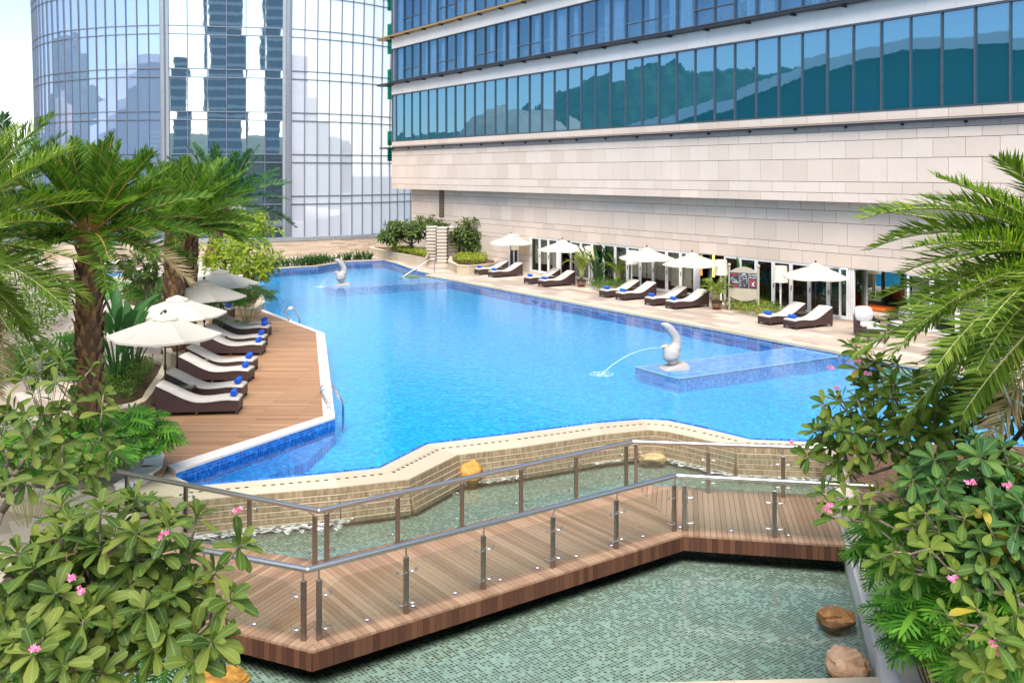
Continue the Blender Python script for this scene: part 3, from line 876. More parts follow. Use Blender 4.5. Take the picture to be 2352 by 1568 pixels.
# rail corner points read off the photograph at rail height
HRZ = BZ + .98
nc1, nc2 = G(707, 1308, HRZ), G(1553, 1092, HRZ)
fc1, fc2 = G(733, 1173, HRZ), G(1452, 1014, HRZ)
n0 = nc1 + (G(480, 1266, HRZ) - nc1).normalized() * 5.0
n3 = nc2 + (G(1900, 1111, HRZ) - nc2).normalized() * 3.3
f0_ = fc1 + (G(300, 1088, HRZ) - fc1).normalized() * 5.0
f3 = fc2 + (G(1880, 1029, HRZ) - fc2).normalized() * 4.2
z4 = lambda x, y: (352.8 + .419 * x, 911.4 + .419 * y)
z5 = lambda x, y: (1117.2 + .4188 * x, 911.4 + .4188 * y)
npx = [z4(822, 1335), z4(908, 1330), z4(1385, 1185), z4(1808, 1052), z5(365, 935), z5(713, 830), z5(1030, 736), z5(1087, 733), z5(1580, 768)]
fpx = [z4(525, 818), z4(884, 928), z4(950, 910), z4(1338, 812), z4(1690, 720), z5(190, 634), z5(492, 556), z5(767, 487), z5(820, 476), z5(1217, 526), z5(1627, 552)]
npost = [G(x, y, BZ) for x, y in npx]; fpost = [G(x, y, BZ) for x, y in fpx]
dL = (n0 - nc1); dL.z = 0; dL.normalize()
npost = [npost[0] + dL * 3.2, npost[0] + dL * 1.65] + npost + [npost[-1] + (n3 - nc2).normalized() * 1.35]
dL = (f0_ - fc1); dL.z = 0; dL.normalize()
fpost = [fpost[0] + dL * 2.9, fpost[0] + dL * 1.45] + fpost + [fpost[-1] + (f3 - fc2).normalized() * 1.4]
inw = (fA - nA).normalized()
railing("steel and glass railing along the near edge of the footbridge", npost, 1, [n0, nc1, nc2, n3], inw, 0, 0)
railing("steel and glass railing along the far edge of the footbridge, beside the spillway", fpost, 1, [f0_, fc1, fc2, f3], -inw, 0, 0)
# small violet deck lights set along the near border
lpx = [z4(280, 1190), z4(552, 1248), z4(1170, 1224), z4(1422, 1148), z4(1653, 1077), z4(1900, 1004), z5(280, 940), z5(493, 875), z5(686, 817), z5(858, 766), z5(1062, 716), z5(1343, 736), z5(1656, 760)]
where = ["under the left foliage", "left of the near corner posts", "right of the near corner posts", "between the left corner and the third near post",
         "just right of the third near post", "left of the fourth near post", "left of the fifth near post", "right of the fifth near post", "left of the sixth near post", "right of the sixth near post",
         "beside the right corner posts", "in the right-hand span near the corner", "in the right-hand span past the last clear post"]
for i, (x, y) in enumerate(lpx):
    p = G(x, y, BZ)
    s = M(); s.lathe([(.0, 0), (.030, 0), (.030, .008), (.022, .010)], 12, (p.x, p.y, BZ + .003), cap=False)
    o = s.build("deck_light", MAT['steel_bright'])
    tag(o, "small violet deck light " + where[i], "deck light", "violet lights set in the bridge decking")
    s = M(); s.lathe([(.022, .009), (.010, .015), (0.001, .016)], 10, (p.x, p.y, BZ + .003), cap=False)
    s.build("lens", MAT['violet_led'], o)
# ---------------------------------------------------------------- hotel
random.seed(11)
MU, ML = -32.25, -32.95          # planes of the upper block and of the recessed ground floor
UE = 65.7; UL = 63.8             # their far corners
Z0, Z1, Z2, Z3, Z4, Z5 = 4.84, 8.40, 11.94, 12.72, 15.41, 16.24
hotel = thing("hotel_building", "long hotel block of pinkish stone with bands of blue glass beside the pool", "building", F(40, -35, 0))
def clad(m, u0, u1, mm, z0, z1, pitch, ph, th=.03, g=.010, zg=.010):
    k = math.floor((u0 - ph) / pitch)
    while ph + k * pitch < u1:
        a, b = max(u0, ph + k * pitch) + g, min(u1, ph + (k + 1) * pitch) - g
        if b - a > .05:
            dz = random.uniform(-.0015, .0015)
            m.fbox(a, b, mm - th, mm + dz, z0 + zg, z1 - zg)
        k += 1
s = M()
rows = [(Z0, 5.21, 0), (5.21, 5.66, .62), (5.66, 6.59, 0), (6.59, 7.31, .62), (7.31, 7.68, 0), (7.68, 8.05, .62), (8.05, Z1, 0)]
for z0, z1, ph in rows:
    if z0 != 7.68: clad(s, 6, UE, MU, z0, z1, 1.27, ph)
s.build("upper_cladding", MAT['clad'], hotel)
s = M(); clad(s, 6, UE, MU, 7.68, 8.05, 1.27, .62); s.build("weathered_course", MAT['clad_stained'], hotel)
s = M()
DOORZ = 2.16
DU0, DU1 = 8.0, UOF(WX(1216.5, ML))      # glazed front runs from DU0 to DU1
for z0, z1, ph in [(DOORZ, 2.70, 0), (2.70, 3.03, .62), (3.03, 3.95, .2), (3.95, 4.45, .75), (4.45, Z0 + .3, .1)]:
    clad(s, 6, UL, ML, z0, z1, 1.25, ph)
VU = UOF(WX(1014.5, ML))
for z0, z1, ph in [(0, .62, 0), (.62, 1.0, .62), (1.0, 1.92, .1), (1.92, DOORZ, .7)]:
    clad(s, DU1, UL, ML, z0, z1, 1.25, ph)
s.build("ground_floor_cladding", MAT['clad'], hotel)
s = M()
s.fbox(6, UE - .01, MU - .9, MU - .029, Z0 + .01, Z1 - .002)          # backing of the upper stone
s.fbox(6, UE - .01, -45, MU - .9, Z0 + .01, Z0 + .3)
s.fbox(6, UL - .01, ML - .3, ML - .029, DOORZ, Z0)
s.fbox(DU1, UL - .01, ML - .3, ML - .029, 0.0, DOORZ)
s.build("backing_wall", MAT['clad_joint'], hotel)
s = M()
clad(s, 6, UE, MU + .02, Z2, Z3, 1.25, .0, .03, .004)
s.build("spandrel", MAT['spandrel'], hotel); s = M()
clad(s, 6, UE, MU + .02, Z4, Z5, 1.25, .0, .03, .004)
s.build("spandrel", MAT['spandrel'], hotel)
s = M()
for z0, z1 in ((Z2, Z3), (Z4, Z5)): s.fbox(6, UE - .01, MU - .6, MU - .012, z0 + .01, z1 - .01)
s.fbox(6, UE - .02, -45, MU - .6, Z2 + .05, Z2 + .35); s.fbox(6, UE - .02, -45, MU - .6, Z4 + .05, Z4 + .35)
s.fbox(6, UE - .02, -45, MU - .05, 19.6, 20.0)
s.fbox(UE - .3, UE - .02, -45, MU - .05, Z1, 19.6)
s.fbox(6, UE - .02, -45, -44.7, 0, 19.6)
s.build("floor_slabs", MAT['grey_metal'], hotel)
s = M()
s.fbox(6, UE, -33.6, -33.5, Z3, 19.6)
s.build("inner_partition", plain("room_wall", (.55, .58, .62), .8), hotel)
# sun-shade ledges that run past the far corner with a rounded end
def shade(z, over, matn, nm):
    s = M(); th = .09
    top = []
    n = 12
    ue = UE + 1.6
    poly = [F(6, MU + .03), F(6, MU + over)] + [F(ue, MU + over)]
    for k in range(1, n):
        a = pi / 2 - pi * k / n
        poly.append(F(ue + cos(a) * (over + .9) / 2 * 1.2, MU + over - (over + .9) / 2 + sin(a) * (over + .9) / 2))
    poly += [F(ue, MU - .9), F(ue - .4, MU - .9), F(ue - .4, MU + .03)]
    s.prism(flat(poly), z, z + th)
    return s.build(nm, MAT[matn], hotel)
shade(Z3 + .02, .42, 'dark_metal', "sunshade_ledge"); shade(Z5 + .04, .42, 'gold', "sunshade_ledge"); shade(7.89, .20, 'dark_metal', "light_rail")
led = [c for c in hotel.children if c.name.startswith("sunshade_ledge")]; lrail = [c for c in hotel.children if c.name.startswith("light_rail")][0]
for z, par, m0, m1, za, zb, st in ((Z3 - .02, led[0], .02, .36, -.07, .02, 2.54), (Z5, led[1], .02, .36, -.07, .02, 2.54), (7.89, lrail, 0, .14, -.08, .09, 2.54)):
    u = 12.0
    while u < UE:
        if z < 12 or u > (24 if z < 14 else 42):
            s = M(); s.fbox(u - .035, u + .035, MU + m0, MU + m1, z + za, z + zb); s.build("bracket", MAT['dark_metal'], par)
        u += st
# windows
def pane(m, u0, u1, z0, z1, mm):
    ju, jz = random.uniform(-.009, .009), random.uniform(-.006, .006)
    p = [F(u0, mm + ju - jz, z0), F(u1, mm - ju - jz, z0), F(u1, mm - ju + jz, z1), F(u0, mm + ju + jz, z1)]
    q = [x - NA * .02 for x in p]
    m.hexa([q[0], p[0], p[1], q[1], q[3], p[3], p[2], q[2]])
PITCH, UPH = 1.27, 65.05
mul = M(); nwin = 0
us = []
u = UPH
while u > 8.5: us.append(u); u -= PITCH
us = [UE - .02] + us
for k in range(len(us) - 1):
    s = M(); pane(s, us[k + 1] + .03, us[k] - .03, Z1 + .06, Z2 - .02, MU - .06)
    s.build("window", MAT['teal_glass'], hotel); nwin += 1
for u in us:
    mul.fbox(u - .028, u + .028, MU - .12, MU + .01, Z1, Z2)
mul.fbox(6, UE, MU - .12, MU + .015, Z1 - .0, Z1 + .055); mul.fbox(6, UE, MU - .12, MU + .03, Z2 - .07, Z2 - .002)
def room_row(z0, z1, umin, nmax):
    global nwin
    for k in range(len(us) - 1):
        a, b = us[k + 1], us[k]
        if a < umin: break
        kk = (k - 2) % 4
        split = kk in (0, 1)
        mul.fbox(b - .028, b + .028, MU - .12, MU + .01, z0, z1)
        f = M(); zt = z0 + (z1 - z0) * .34
        if split:
            pane(f, a + .03, b - .03, z0 + .07, zt - .025, MU - .06); pane(f, a + .03, b - .03, zt + .025, z1 - .03, MU - .06)
            mul.fbox(a + .028, b - .028, MU - .10, MU, zt - .024, zt + .024)
        else:
            pane(f, a + .03, b - .03, z0 + .07, z1 - .03, MU - .06)
        w = f.build("window", MAT['room_glass'], hotel); nwin += 1
        if not split or random.random() < .3:
            c = M(); rr = []
            if not split: w0, w1 = (a + .1, a + .75) if kk == 2 else (a + .35, b - .05)
            else: w0, w1 = a + .5, a + .95
            n = 22; zt_ = z1 - .05
            for zz, sq in ((z0 + .1, 1.0), (z0 + (z1 - z0) * .4, .86), (zt_, 1.0)):
                rr.append([F((w0 + w1) / 2 + ((w0 + (w1 - w0) * j / n) - (w0 + w1) / 2) * sq, MU - .26 + .05 * sin(j * 2.3 + zz) + .02 * sin(j * 5.1), zz) for j in range(n + 1)])
            c.loft(rr, False)
            c.build("curtain", MAT['curtain'], w, smooth=True)
        if split and random.random() < .5:
            c = M(); c.fbox(a + .1, b, MU - 1.3, MU - .5, z0 + .1, z0 + .62); c.build("bed", MAT['cushion'], w)
        else:
            c = M(); c.fbox(a + .03, b - .03, MU - .34, MU - .30, z0 + .95, z0 + 1.0); c.build("guard_rail", MAT['white_paint'], w)
    mul.fbox(umin - 2, UE, MU - .12, MU + .02, z0 + .12, z0 + .17)
    mul.fbox(umin - 2, UE, MU - .12, MU + .03, z1 - .05, z1 - .002)
room_row(Z3 + .12, Z4, 22.5, 40)
room_row(Z5 + .14, 19.55, 42, 20)
mul.fbox(UE - .06, UE, MU - .12, MU + .03, Z1, Z2); mul.fbox(UE - .06, UE, MU - .12, MU + .03, Z3, Z4); mul.fbox(UE - .06, UE, MU - .12, MU + .03, Z5, 19.6)
mul.build("curtain_wall_frame", MAT['mullion'], hotel)
# green glass balconies beyond the far corner
for zc in (16.26, 12.76, 8.0, 19.6):
    s = M()
    u0, u1, m0, m1 = UE + .03, UE + 1.5, MU - 2.0, MU - .35
    for za, zb in ((zc + .16, zc + 1.25), (zc - 1.05, zc - .08)):
        s.fbox(u0, u1, m1 - .02, m1, za, zb); s.fbox(u1 - .02, u1, m0, m1 - .03, za, zb); s.fbox(u0, u0 + .02, m0, m1 - .03, za, zb)
    b = s.build("balcony", MAT['green_glass'], hotel)
    s = M()
    for k in range(5): s.fbox(u0 + .03, u1 - .03, m1 - .10, m1 - .06, zc - 1.0 + k * .19, zc - .93 + k * .19)
    for k in range(5): s.fbox(u0 + .03, u1 - .03, m1 - .09, m1 - .06, zc + .25 + k * .19, zc + .28 + k * .19)
    s.fbox(u0, u1 + .1, m0, m1 + .05, zc - .08, zc)
    s.build("louvres", MAT['dark_metal'], b)
# louvred vent slot and small side door in the lower wall
s = M()
for k in range(16): s.fbox(VU - .32, VU + .32, ML - .02, ML + .03, 2.95 + k * .115, 3.02 + k * .115)
v = s.build("vent", plain("vent_brown", (.22, .14, .09), .6), hotel)
s = M(); s.fbox(VU - .36, VU + .36, ML - .01, ML + .012, 2.9, 4.84); s.build("vent_recess", MAT['dark_metal'], v)
SU = UOF(WX(1181, ML))
s = M(); s.fbox(SU - .55, SU + .55, ML - .03, ML + .02, 0, 2.1); d_ = s.build("side_door", MAT['dark_metal'], hotel)
s = M(); s.fbox(SU + .42, SU + .56, ML - .02, ML + .05, 0, 2.14); s.fbox(SU - .56, SU - .42, ML - .02, ML + .05, 0, 2.14); s.fbox(SU - .56, SU + .56, ML - .02, ML + .05, 2.1, 2.2); s.build("door_frame", MAT['white_paint'], d_)
# folding glass doors
MAT['blind'] = plain('taupe_blind', (.52, .47, .385), .8)
def door(u0, u1, mm=ML - .05, z1=DOORZ - .02, ang=0.0):
    fw = .085
    piv = F(u0, mm); du = (UA * cos(ang) + NA * sin(ang)); dn = V((-du.y, du.x, 0))
    def P(a, n, z): q = piv + du * a + dn * n; return V((q.x, q.y, z))
    def bx(m, a0, a1, n0, n1, za, zb): m.hexa([P(a0, n0, za), P(a0, n1, za), P(a1, n1, za), P(a1, n0, za), P(a0, n0, zb), P(a0, n1, zb), P(a1, n1, zb), P(a1, n0, zb)])
    w = u1 - u0
    s = M(); bx(s, 0, fw, -.03, .03, .03, z1); bx(s, w - fw, w, -.03, .03, .03, z1); bx(s, fw, w - fw, -.03, .03, .03, .16); bx(s, fw, w - fw, -.03, .03, z1 - fw, z1)
    d = s.build("glass_door", MAT['white_paint'], hotel)
    s = M(); j = random.uniform(-.004, .004); bx(s, fw, w - fw, -.006 + j, .006 + j, .16, z1 - fw); s.build("pane", MAT['door_glass'], d)
    if ang == 0 and random.random() < .9 and not 25 < u0 < 32.5:
        s = M(); bx(s, .01, w - .01, -.30, -.28, .05 + random.choice((0, .3, .5)), z1); s.build("blind", MAT['blind'], d)
    s = M(); bx(s, w - .06, w - .035, .03, .07, .95, 1.15); s.build("handle", MAT['steel'], d)
U = lambda x: UOF(WX(x, ML))
gaps = [(U(1308.5), U(1279)), (U(1662), U(1595)), (U(2082), U(1947))]
edges = []
u = DU1
W_ = 1.02
def span(ua, ub):      # ua > ub
    n = max(1, round((ua - ub) / W_)); w = (ua - ub) / n
    for k in range(n): door(ua - (k + 1) * w + .006, ua - k * w - .006)
prev = DU1 - .1
for a, b in gaps:
    span(prev, b); prev = a
    for k in range(3):       # leaves folded back at the end of each opening
        door(b - .05 - k * .09, b - .05 - k * .09 + .9, ML - .05, ang=-pi / 2)
span(prev, DU0)
s = M(); s.fbox(6, DU1, ML - .2, ML - .0, DOORZ - .02, DOORZ - .001); s.fbox(DU1 - .09, DU1, ML - .12, ML + .01, 0, DOORZ); s.build("door_frame", MAT['white_paint'], hotel)
# lounge behind the doors
s = M(); s.fbox(4, DU1 + .3, -40.5, ML - .0, .004, .03); s.build("lounge_floor", MAT['int_floor'], hotel)
s = M(); s.fbox(4, DU1 + .3, -40.7, -40.5, 0, 3); s.fbox(DU1 + .3, DU1 + .5, -40.5, ML - .3, 0, 3); s.fbox(6, DU1, -40.5, ML - .3, 2.6, 2.75); s.fbox(5.8, 6, -40.5, ML - .3, 0, 4.8)
s.build("lounge_wall", MAT['wall_taupe'], hotel)
# the tilted glazed pane of the open lounge, reflecting the pool
gu0, gu1 = U(2085), U(1950)
s = M(); s.fbox(gu0 - 1.5, gu1 + 3.6, ML - 2.6, ML - 2.58, .3, DOORZ + .3)
s.build("lounge_glazing", _mirror("lounge_glass", (.75, .86, .86), (.05, .08, .085), .85, .0015), hotel)
s = M(); s.fbox(gu0 - 1.5, gu1 + 3.6, ML - 2.62, ML - 2.5, .03, .3); s.build("lounge_plinth", MAT['wall_taupe'], hotel)
for x in (1640, 1650):
    pass
for x0, h in ((1612, 1.9), (1640, 2.0)):
    s = M(); uu = UOF(WX(x0, ML - 4)); s.fbox(uu - .05, uu + .05, ML - 4, ML - 3.94, .5, h + .3); s.build("wall_light", MAT['warm_strip'], hotel)
s = M(); s.fbox(U(1950) - 1.2, U(1950) + .1, ML - .06, ML + .9, .004, .012)
door(U(1930), U(1900) , ML - .05)
# lounge furniture: cream daybeds with orange cushions
def daybed(name, u, m, rz, label):
    t = thing(name, label, "daybed", F(u, m, .032), "cream daybeds inside the lounge", rz)
    WORLD[t.name] = V((0, 0, 0))
    s = M(); s.box((0, 0, .2), (2.0, .95, .36), 0, .1); s.build("base", MAT['beige_fab'], t, True, auto=60)
    s = M(); s.box((0.1, 0, .45), (1.75, .9, .14), 0, .04); s.build("cushion", MAT['orange'], t, True, auto=60)
    s = M(); s.box((-.93, 0, .5), (.22, 1.0, .9), 0, .08); s.build("backrest", MAT['beige_fab'], t, True, auto=60)
    s = M(); s.box((-.72, 0, .72), (.2, .8, .42), 0, .08); s.build("pillow", MAT['orange'], t, True, auto=60)
    return t
aU = atan2(-UA.y, -UA.x)
daybed("daybed", UOF(WX(2000, ML - 1.2)), ML - 1.2, aU, "cream daybed with orange cushions in the wide open lounge front")
daybed("daybed", UOF(WX(1590, ML - 2.2)), ML - 2.2, aU, "cream daybed with orange pillow behind the doors left of the notice board")
daybed("daybed", UOF(WX(1295, ML - 1.6)), ML - 1.6, aU, "cream daybed with orange pillow behind the opening of the farthest doors")
# ---------------------------------------------------------------- curved glass tower
TC = V((-32.8, 118, 0)); TR = 23.2
tower = thing("glass_tower", "curved blue glass office tower with two pale fins behind the pool", "building", (TC.x, TC.y - 10, -14))
def TP(x, z=0, dr=0.0):        # point of the cylinder seen through column x
    d = V(((x - CX) / FPX, 1, 0)).normalized(); b = -d.dot(TC); c = TC.length_squared - (TR + dr) ** 2
    t = -b - sqrt(max(0, b * b - c)); p = d * t; return V((p.x, p.y, z))
def ang(p): return atan2(p.x - TC.x, -(p.y - TC.y))
aF0, aF1 = ang(TP(381)), ang(TP(658))
def CP(a, z, dr=0.0):
    r = TR + dr + .0009 * max(0, z - 4) ** 2
    return V((TC.x + r * sin(a), TC.y - r * cos(a), z))
MAT['tower_mullion'] = plain('tower_mullion', (.19, .21, .25), .45, .4)
FLO = 4.23; ZB = 6 + (398.7 - 256) / 2200.3 * 95.0      # a floor line seen at y=256 on the centre bay
lines = []
for k in range(-3, 5): lines += [ZB + k * FLO, ZB + k * FLO - .82]
lines = sorted(lines)
allp = []
def bay(angs, matf, chord=None):
    P = (lambda a, z: CP(a, z)) if chord is None else (lambda f, z: CP(aF0 + .012, z).lerp(CP(aF1 - .012, z), f))
    for i in range(len(angs) - 1):
        for j in range(len(lines) - 1):
            z0, z1 = lines[j], lines[j + 1]
            a0, a1 = angs[i], angs[i + 1]
            p = [P(a0, z0), P(a1, z0), P(a1, z1), P(a0, z1)]
            nrm = (p[1] - p[0]).cross(p[3] - p[0]).normalized()
            ju, jz = random.uniform(-.0022, .0022), random.uniform(-.002, .002)
            p = [p[0] + nrm * (ju - jz), p[1] + nrm * (-ju - jz), p[2] + nrm * (-ju + jz), p[3] + nrm * (ju + jz)]
            q = [x - nrm * .05 for x in p]
            m = M(); m.hexa([q[0], q[1], p[1], p[0], q[3], q[2], p[2], p[3]])
            c = sum(p, V((0, 0, 0))) / 4
            ar = (p[1] - p[0]).length * (z1 - z0) / c.y ** 2 * abs(nrm.dot(c.normalized()))
            if c.y > TC.y: ar = 0
            if c.z < 2 or c.z > 24: ar *= .05
            allp.append((ar, m, matf(i, j, z1 - z0)))
    fr = M()
    w = .042
    for i in range(len(angs)):
        ps = [P(angs[i], z) for z in lines]
        out_ = (ps[0] - TC); out_.z = 0; out_.normalize()
        for k in range(len(ps) - 1): fr.bar(ps[k] + out_ * .03, ps[k + 1] + out_ * .03, w * 1.5, .16, out_)
    for z in lines:
        for i in range(len(angs) - 1):
            a, b = P(angs[i], z), P(angs[i + 1], z)
            out_ = ((a + b) / 2 - TC); out_.z = 0; out_.normalize()
            fr.bar(a + out_ * .02, b + out_ * .02, .10, .09, V((0, 0, 1)))
    fr.build("mullion_grid", MAT['tower_mullion'], tower)
# left bay: narrow panes, wrapped round to the back
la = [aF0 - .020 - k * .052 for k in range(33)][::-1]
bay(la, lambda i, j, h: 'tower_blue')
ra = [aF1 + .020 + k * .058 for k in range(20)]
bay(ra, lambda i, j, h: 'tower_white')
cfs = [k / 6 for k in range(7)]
bay(cfs, lambda i, j, h: 'tower_dark_refl' if j < 5 and i > 3 else 'tower_clear', 1)  # lower right panes take the painted dark reflection
for k in range(0, len(la), 5):
    pass
allp.sort(key=lambda t: -t[0])
for ar, m, mn in allp[:100]: m.build("window", MAT[mn], tower)
for mn in ('tower_blue', 'tower_white', 'tower_clear', 'tower_dark_refl'):
    r = M()
    for ar, m, k in allp[100:]:
        if k == mn: r.add(m.v, m.f)
    if r.v: kind(r.build("window_panes", MAT[mn], tower), 'stuff')
for a in (aF0, aF1):
    s = M(); rr = []
    for z in [lines[0] + (lines[-1] - lines[0]) * t / 16 for t in range(17)]:
        c = CP(a, z); o_ = V((c.x - TC.x, c.y - TC.y, 0)).normalized(); t_ = V((-o_.y, o_.x, 0))
        rr.append([c + t_ * .42 - o_ * .3, c + t_ * .42 + o_ * .22, c + t_ * .18 + o_ * .30, c + t_ * .12 + o_ * .62, c - t_ * .12 + o_ * .62, c - t_ * .18 + o_ * .30, c - t_ * .42 + o_ * .22, c - t_ * .42 - o_ * .3])
    s.loft(rr, True, True, True)
    s.build("fin", MAT['grey_metal'], tower)
s = M()
for z in lines[1::2]:
    ring = [CP(a, z - .5, -1.6) for a in [la[0] + (ra[-1] - la[0]) * k / 40 for k in range(41)]]
    ring2 = [V((p.x, p.y, z - .2)) for p in ring]
    s.loft([ring, ring2], False)
s.build("floor_slabs", MAT['white_paint'], tower)
s = M(); rr = [[CP(2 * pi * k / 48, z, -1.9) for k in range(48)] for z in (-14, 0, 2.0, 10, 18, lines[-1])]
s.loft(rr, True, False, True); s.build("core", MAT['wall_taupe'], tower)
# ---------------------------------------------------------------- surroundings seen only in the glass: wooded hills, an arched hall, two towers
def _hillm():
    t = NT("wooded_hill"); p = t.pos()
    n = t.noise(p, .09, 6, .7)
    c = t.ramp(n, [(.35, (.008, .035, .028)), (.5, (.025, .075, .05)), (.65, (.05, .12, .07))])
    return t.done(t.bsdf(c, .9))
MAT['hill'] = _hillm()
def hill(az0, az1, dist, hf, seed):
    s = M(); n = 420; rr = []
    for j, (dd, hh) in enumerate([(0, 0), (.10, .35), (.2, .7), (.28, .92), (.34, 1.0), (.5, .6), (.8, 0)]):
        row = []
        for k in range(n + 1):
            a = radians(az0 + (az1 - az0) * k / n)
            r = dist * (1 + dd)
            h = hf(k / n) * hh * (1 + .16 * noise.noise(V((k * .026, j * .5, seed))) + .04 * noise.noise(V((k * .17, j * 1.7, seed))) + (j == 4) * (.03 * noise.noise(V((k * .53, j * 3.7, seed))) + .018 * noise.noise(V((k * 1.3, j * 2.1, seed)))))
            row.append((sin(a) * r, cos(a) * r, -14 + h))
        rr.append(row)
    s.loft(rr, False)
    return kind(s.build("hills", MAT['hill'], smooth=False, origin=(0, 0, -14)), 'structure')
RIDGE = [(-110, 40), (-100, 60), (-88, 78), (-80, 88), (-76, 94), (-72, 90), (-69, 86), (-66, 80), (-64.5, 73), (-63, 65), (-61.5, 54), (-60, 46), (-57, 42), (-50, 34), (-44, 30)]
def ridge(f):
    a = -108 + 64 * f
    for (a0, h0), (a1, h1) in zip(RIDGE, RIDGE[1:]):
        if a0 <= a <= a1: return h0 + (h1 - h0) * (a - a0) / (a1 - a0)
    return 30
hill(-108, -44, 420, ridge, 1.3)
hill(100, 262, 600, lambda f: 40 + 34 * sin(f * 7) ** 2, 7.7)
# arched hall to the left of the pool, out of the frame
hall = thing("arched_hall", "arched hall with a pale rim, mirrored in the hotel's lowest band of glass", "building", (-85, 4, -14))
s = M(); rim = M(); steps = M()
HZ = [(-40, 6), (-10, 17), (10, 22), (26, 23), (38, 22.8), (45, 21.9), (51, 20.4), (61, 16.2), (74, 12.4), (86, 8)]
def hall_z(y):
    for (a0, h0), (a1, h1) in zip(HZ, HZ[1:]):
        if a0 <= y <= a1: return h0 + (h1 - h0) * (y - a0) / (a1 - a0)
    return 6
prof = []
for k in range(25):
    f = k / 24
    y = 86 - f * 120
    z = hall_z(y)
    prof.append((y, z))
rr = [[(-80, y, -14) for y, z in prof], [(-80, y, z - .9) for y, z in prof], [(-120, y, z - .9) for y, z in prof], [(-120, y, -14) for y, z in prof]]
s.loft(rr, False); s.build("wall", plain("dark_hall_wall", (.02, .10, .10), .8), hall)
rr = [[(-79.4, y, z - 1.0) for y, z in prof], [(-79.4, y, z + .5) for y, z in prof], [(-121, y, z + .55) for y, z in prof]]
rim.loft(rr, False); rim.build("roof", MAT['white_paint'], hall)
for k in range(6): steps.box((-79.0, 22 - k * 2, 8.5 + k * .8), (1.0, 62 - k * 6, .3))
steps.build("louvres", plain("hall_louvre", (.25, .36, .36), .7), hall)
dm = thing("low_dome", "low ribbed dome, mirrored near the far end of the hotel's lowest band of glass", "building", (-120, 110, -14))
s = M()
rr = []
for i in range(10):
    a = pi / 2 * i / 9
    rr.append([(-120 + 19 * cos(a) * cos(2 * pi * k / 40), 110 + 19 * cos(a) * sin(2 * pi * k / 40), 2 + 17 * sin(a) + (.25 if k % 2 else 0)) for k in range(40)])
s.loft(rr, True, False, True); s.build("shell", MAT['slab_tan'], dm)
def slab_tower(loc, w, d, h, label, rz=0):
    t = thing("office_tower", label, "building", loc, "towers mirrored in the curved glass", rz)
    WORLD[t.name] = V((0, 0, 0))
    s = M(); s.box((0, 0, h / 2), (w, d, h)); s.build("wall", plain("tower_slate", (.05, .12, .17), .5, 0, .2), t)
    b = M()
    for k in range(int(h / 4.2)): b.box((0, 0, 3 + k * 4.2), (w + .3, d + .3, 1.3))
    b.build("spandrel", plain("tower_band", (.30, .40, .45), .5, 0, .2), t)
REFL = []
def mirror_x(x):               # where the centre bay sends the view through column x
    a, b = CP(aF0 + .012, 14), CP(aF1 - .012, 14); t = (b - a); t.z = 0; t.normalize(); n = V((t.y, -t.x, 0))
    d = V(((x - CX) / FPX, 1, 0)); k = (a.dot(n)) / d.dot(n); p = d * k
    r = d - n * 2 * d.dot(n); return p, r.normalized(), n
p0, r0_, _n = mirror_x(478); p1, r1_, _n = mirror_x(561)
D_ = 330
q0, q1 = p0 + r0_ * D_, p1 + r1_ * D_
c_ = (q0 + q1) / 2; slab_tower((c_.x, c_.y, -14), (q1 - q0).length * 1.02, 18, 150, "broad banded tower mirrored in the middle panes of the curved glass", atan2((q1 - q0).y, (q1 - q0).x))
p0, r0_, _n = mirror_x(607); p1, r1_, _n = mirror_x(650)
q0, q1 = p0 + r0_ * D_, p1 + r1_ * D_
c_ = (q0 + q1) / 2; slab_tower((c_.x, c_.y, -14), (q1 - q0).length * 1.0, 18, 170, "slim banded tower mirrored beside the right fin of the curved glass", atan2((q1 - q0).y, (q1 - q0).x))
p0, r0_, _n = mirror_x(398); p1, r1_, _n = mirror_x(436)
q0, q1 = p0 + r0_ * D_, p1 + r1_ * D_
c_ = (q0 + q1) / 2; slab_tower((c_.x, c_.y, -14), (q1 - q0).length * .9, 18, 52, "short tower mirrored beside the left fin of the curved glass", atan2((q1 - q0).y, (q1 - q0).x))
# ---------------------------------------------------------------- furniture
random.seed(21)
def smooth_interp(pts, n):
    """Catmull-Rom through pts"""
    P = [V(p) for p in pts]; out = []
    for i in range(len(P) - 1):
        p0, p1, p2, p3 = P[max(0, i - 1)], P[i], P[i + 1], P[min(len(P) - 1, i + 2)]
        for k in range(n):
            t = k / n
            out.append(.5 * ((2 * p1) + (p2 - p0) * t + (2 * p0 - 5 * p1 + 4 * p2 - p3) * t * t + (3 * p1 - p0 - 3 * p2 + p3) * t ** 3))
    out.append(P[-1]); return out
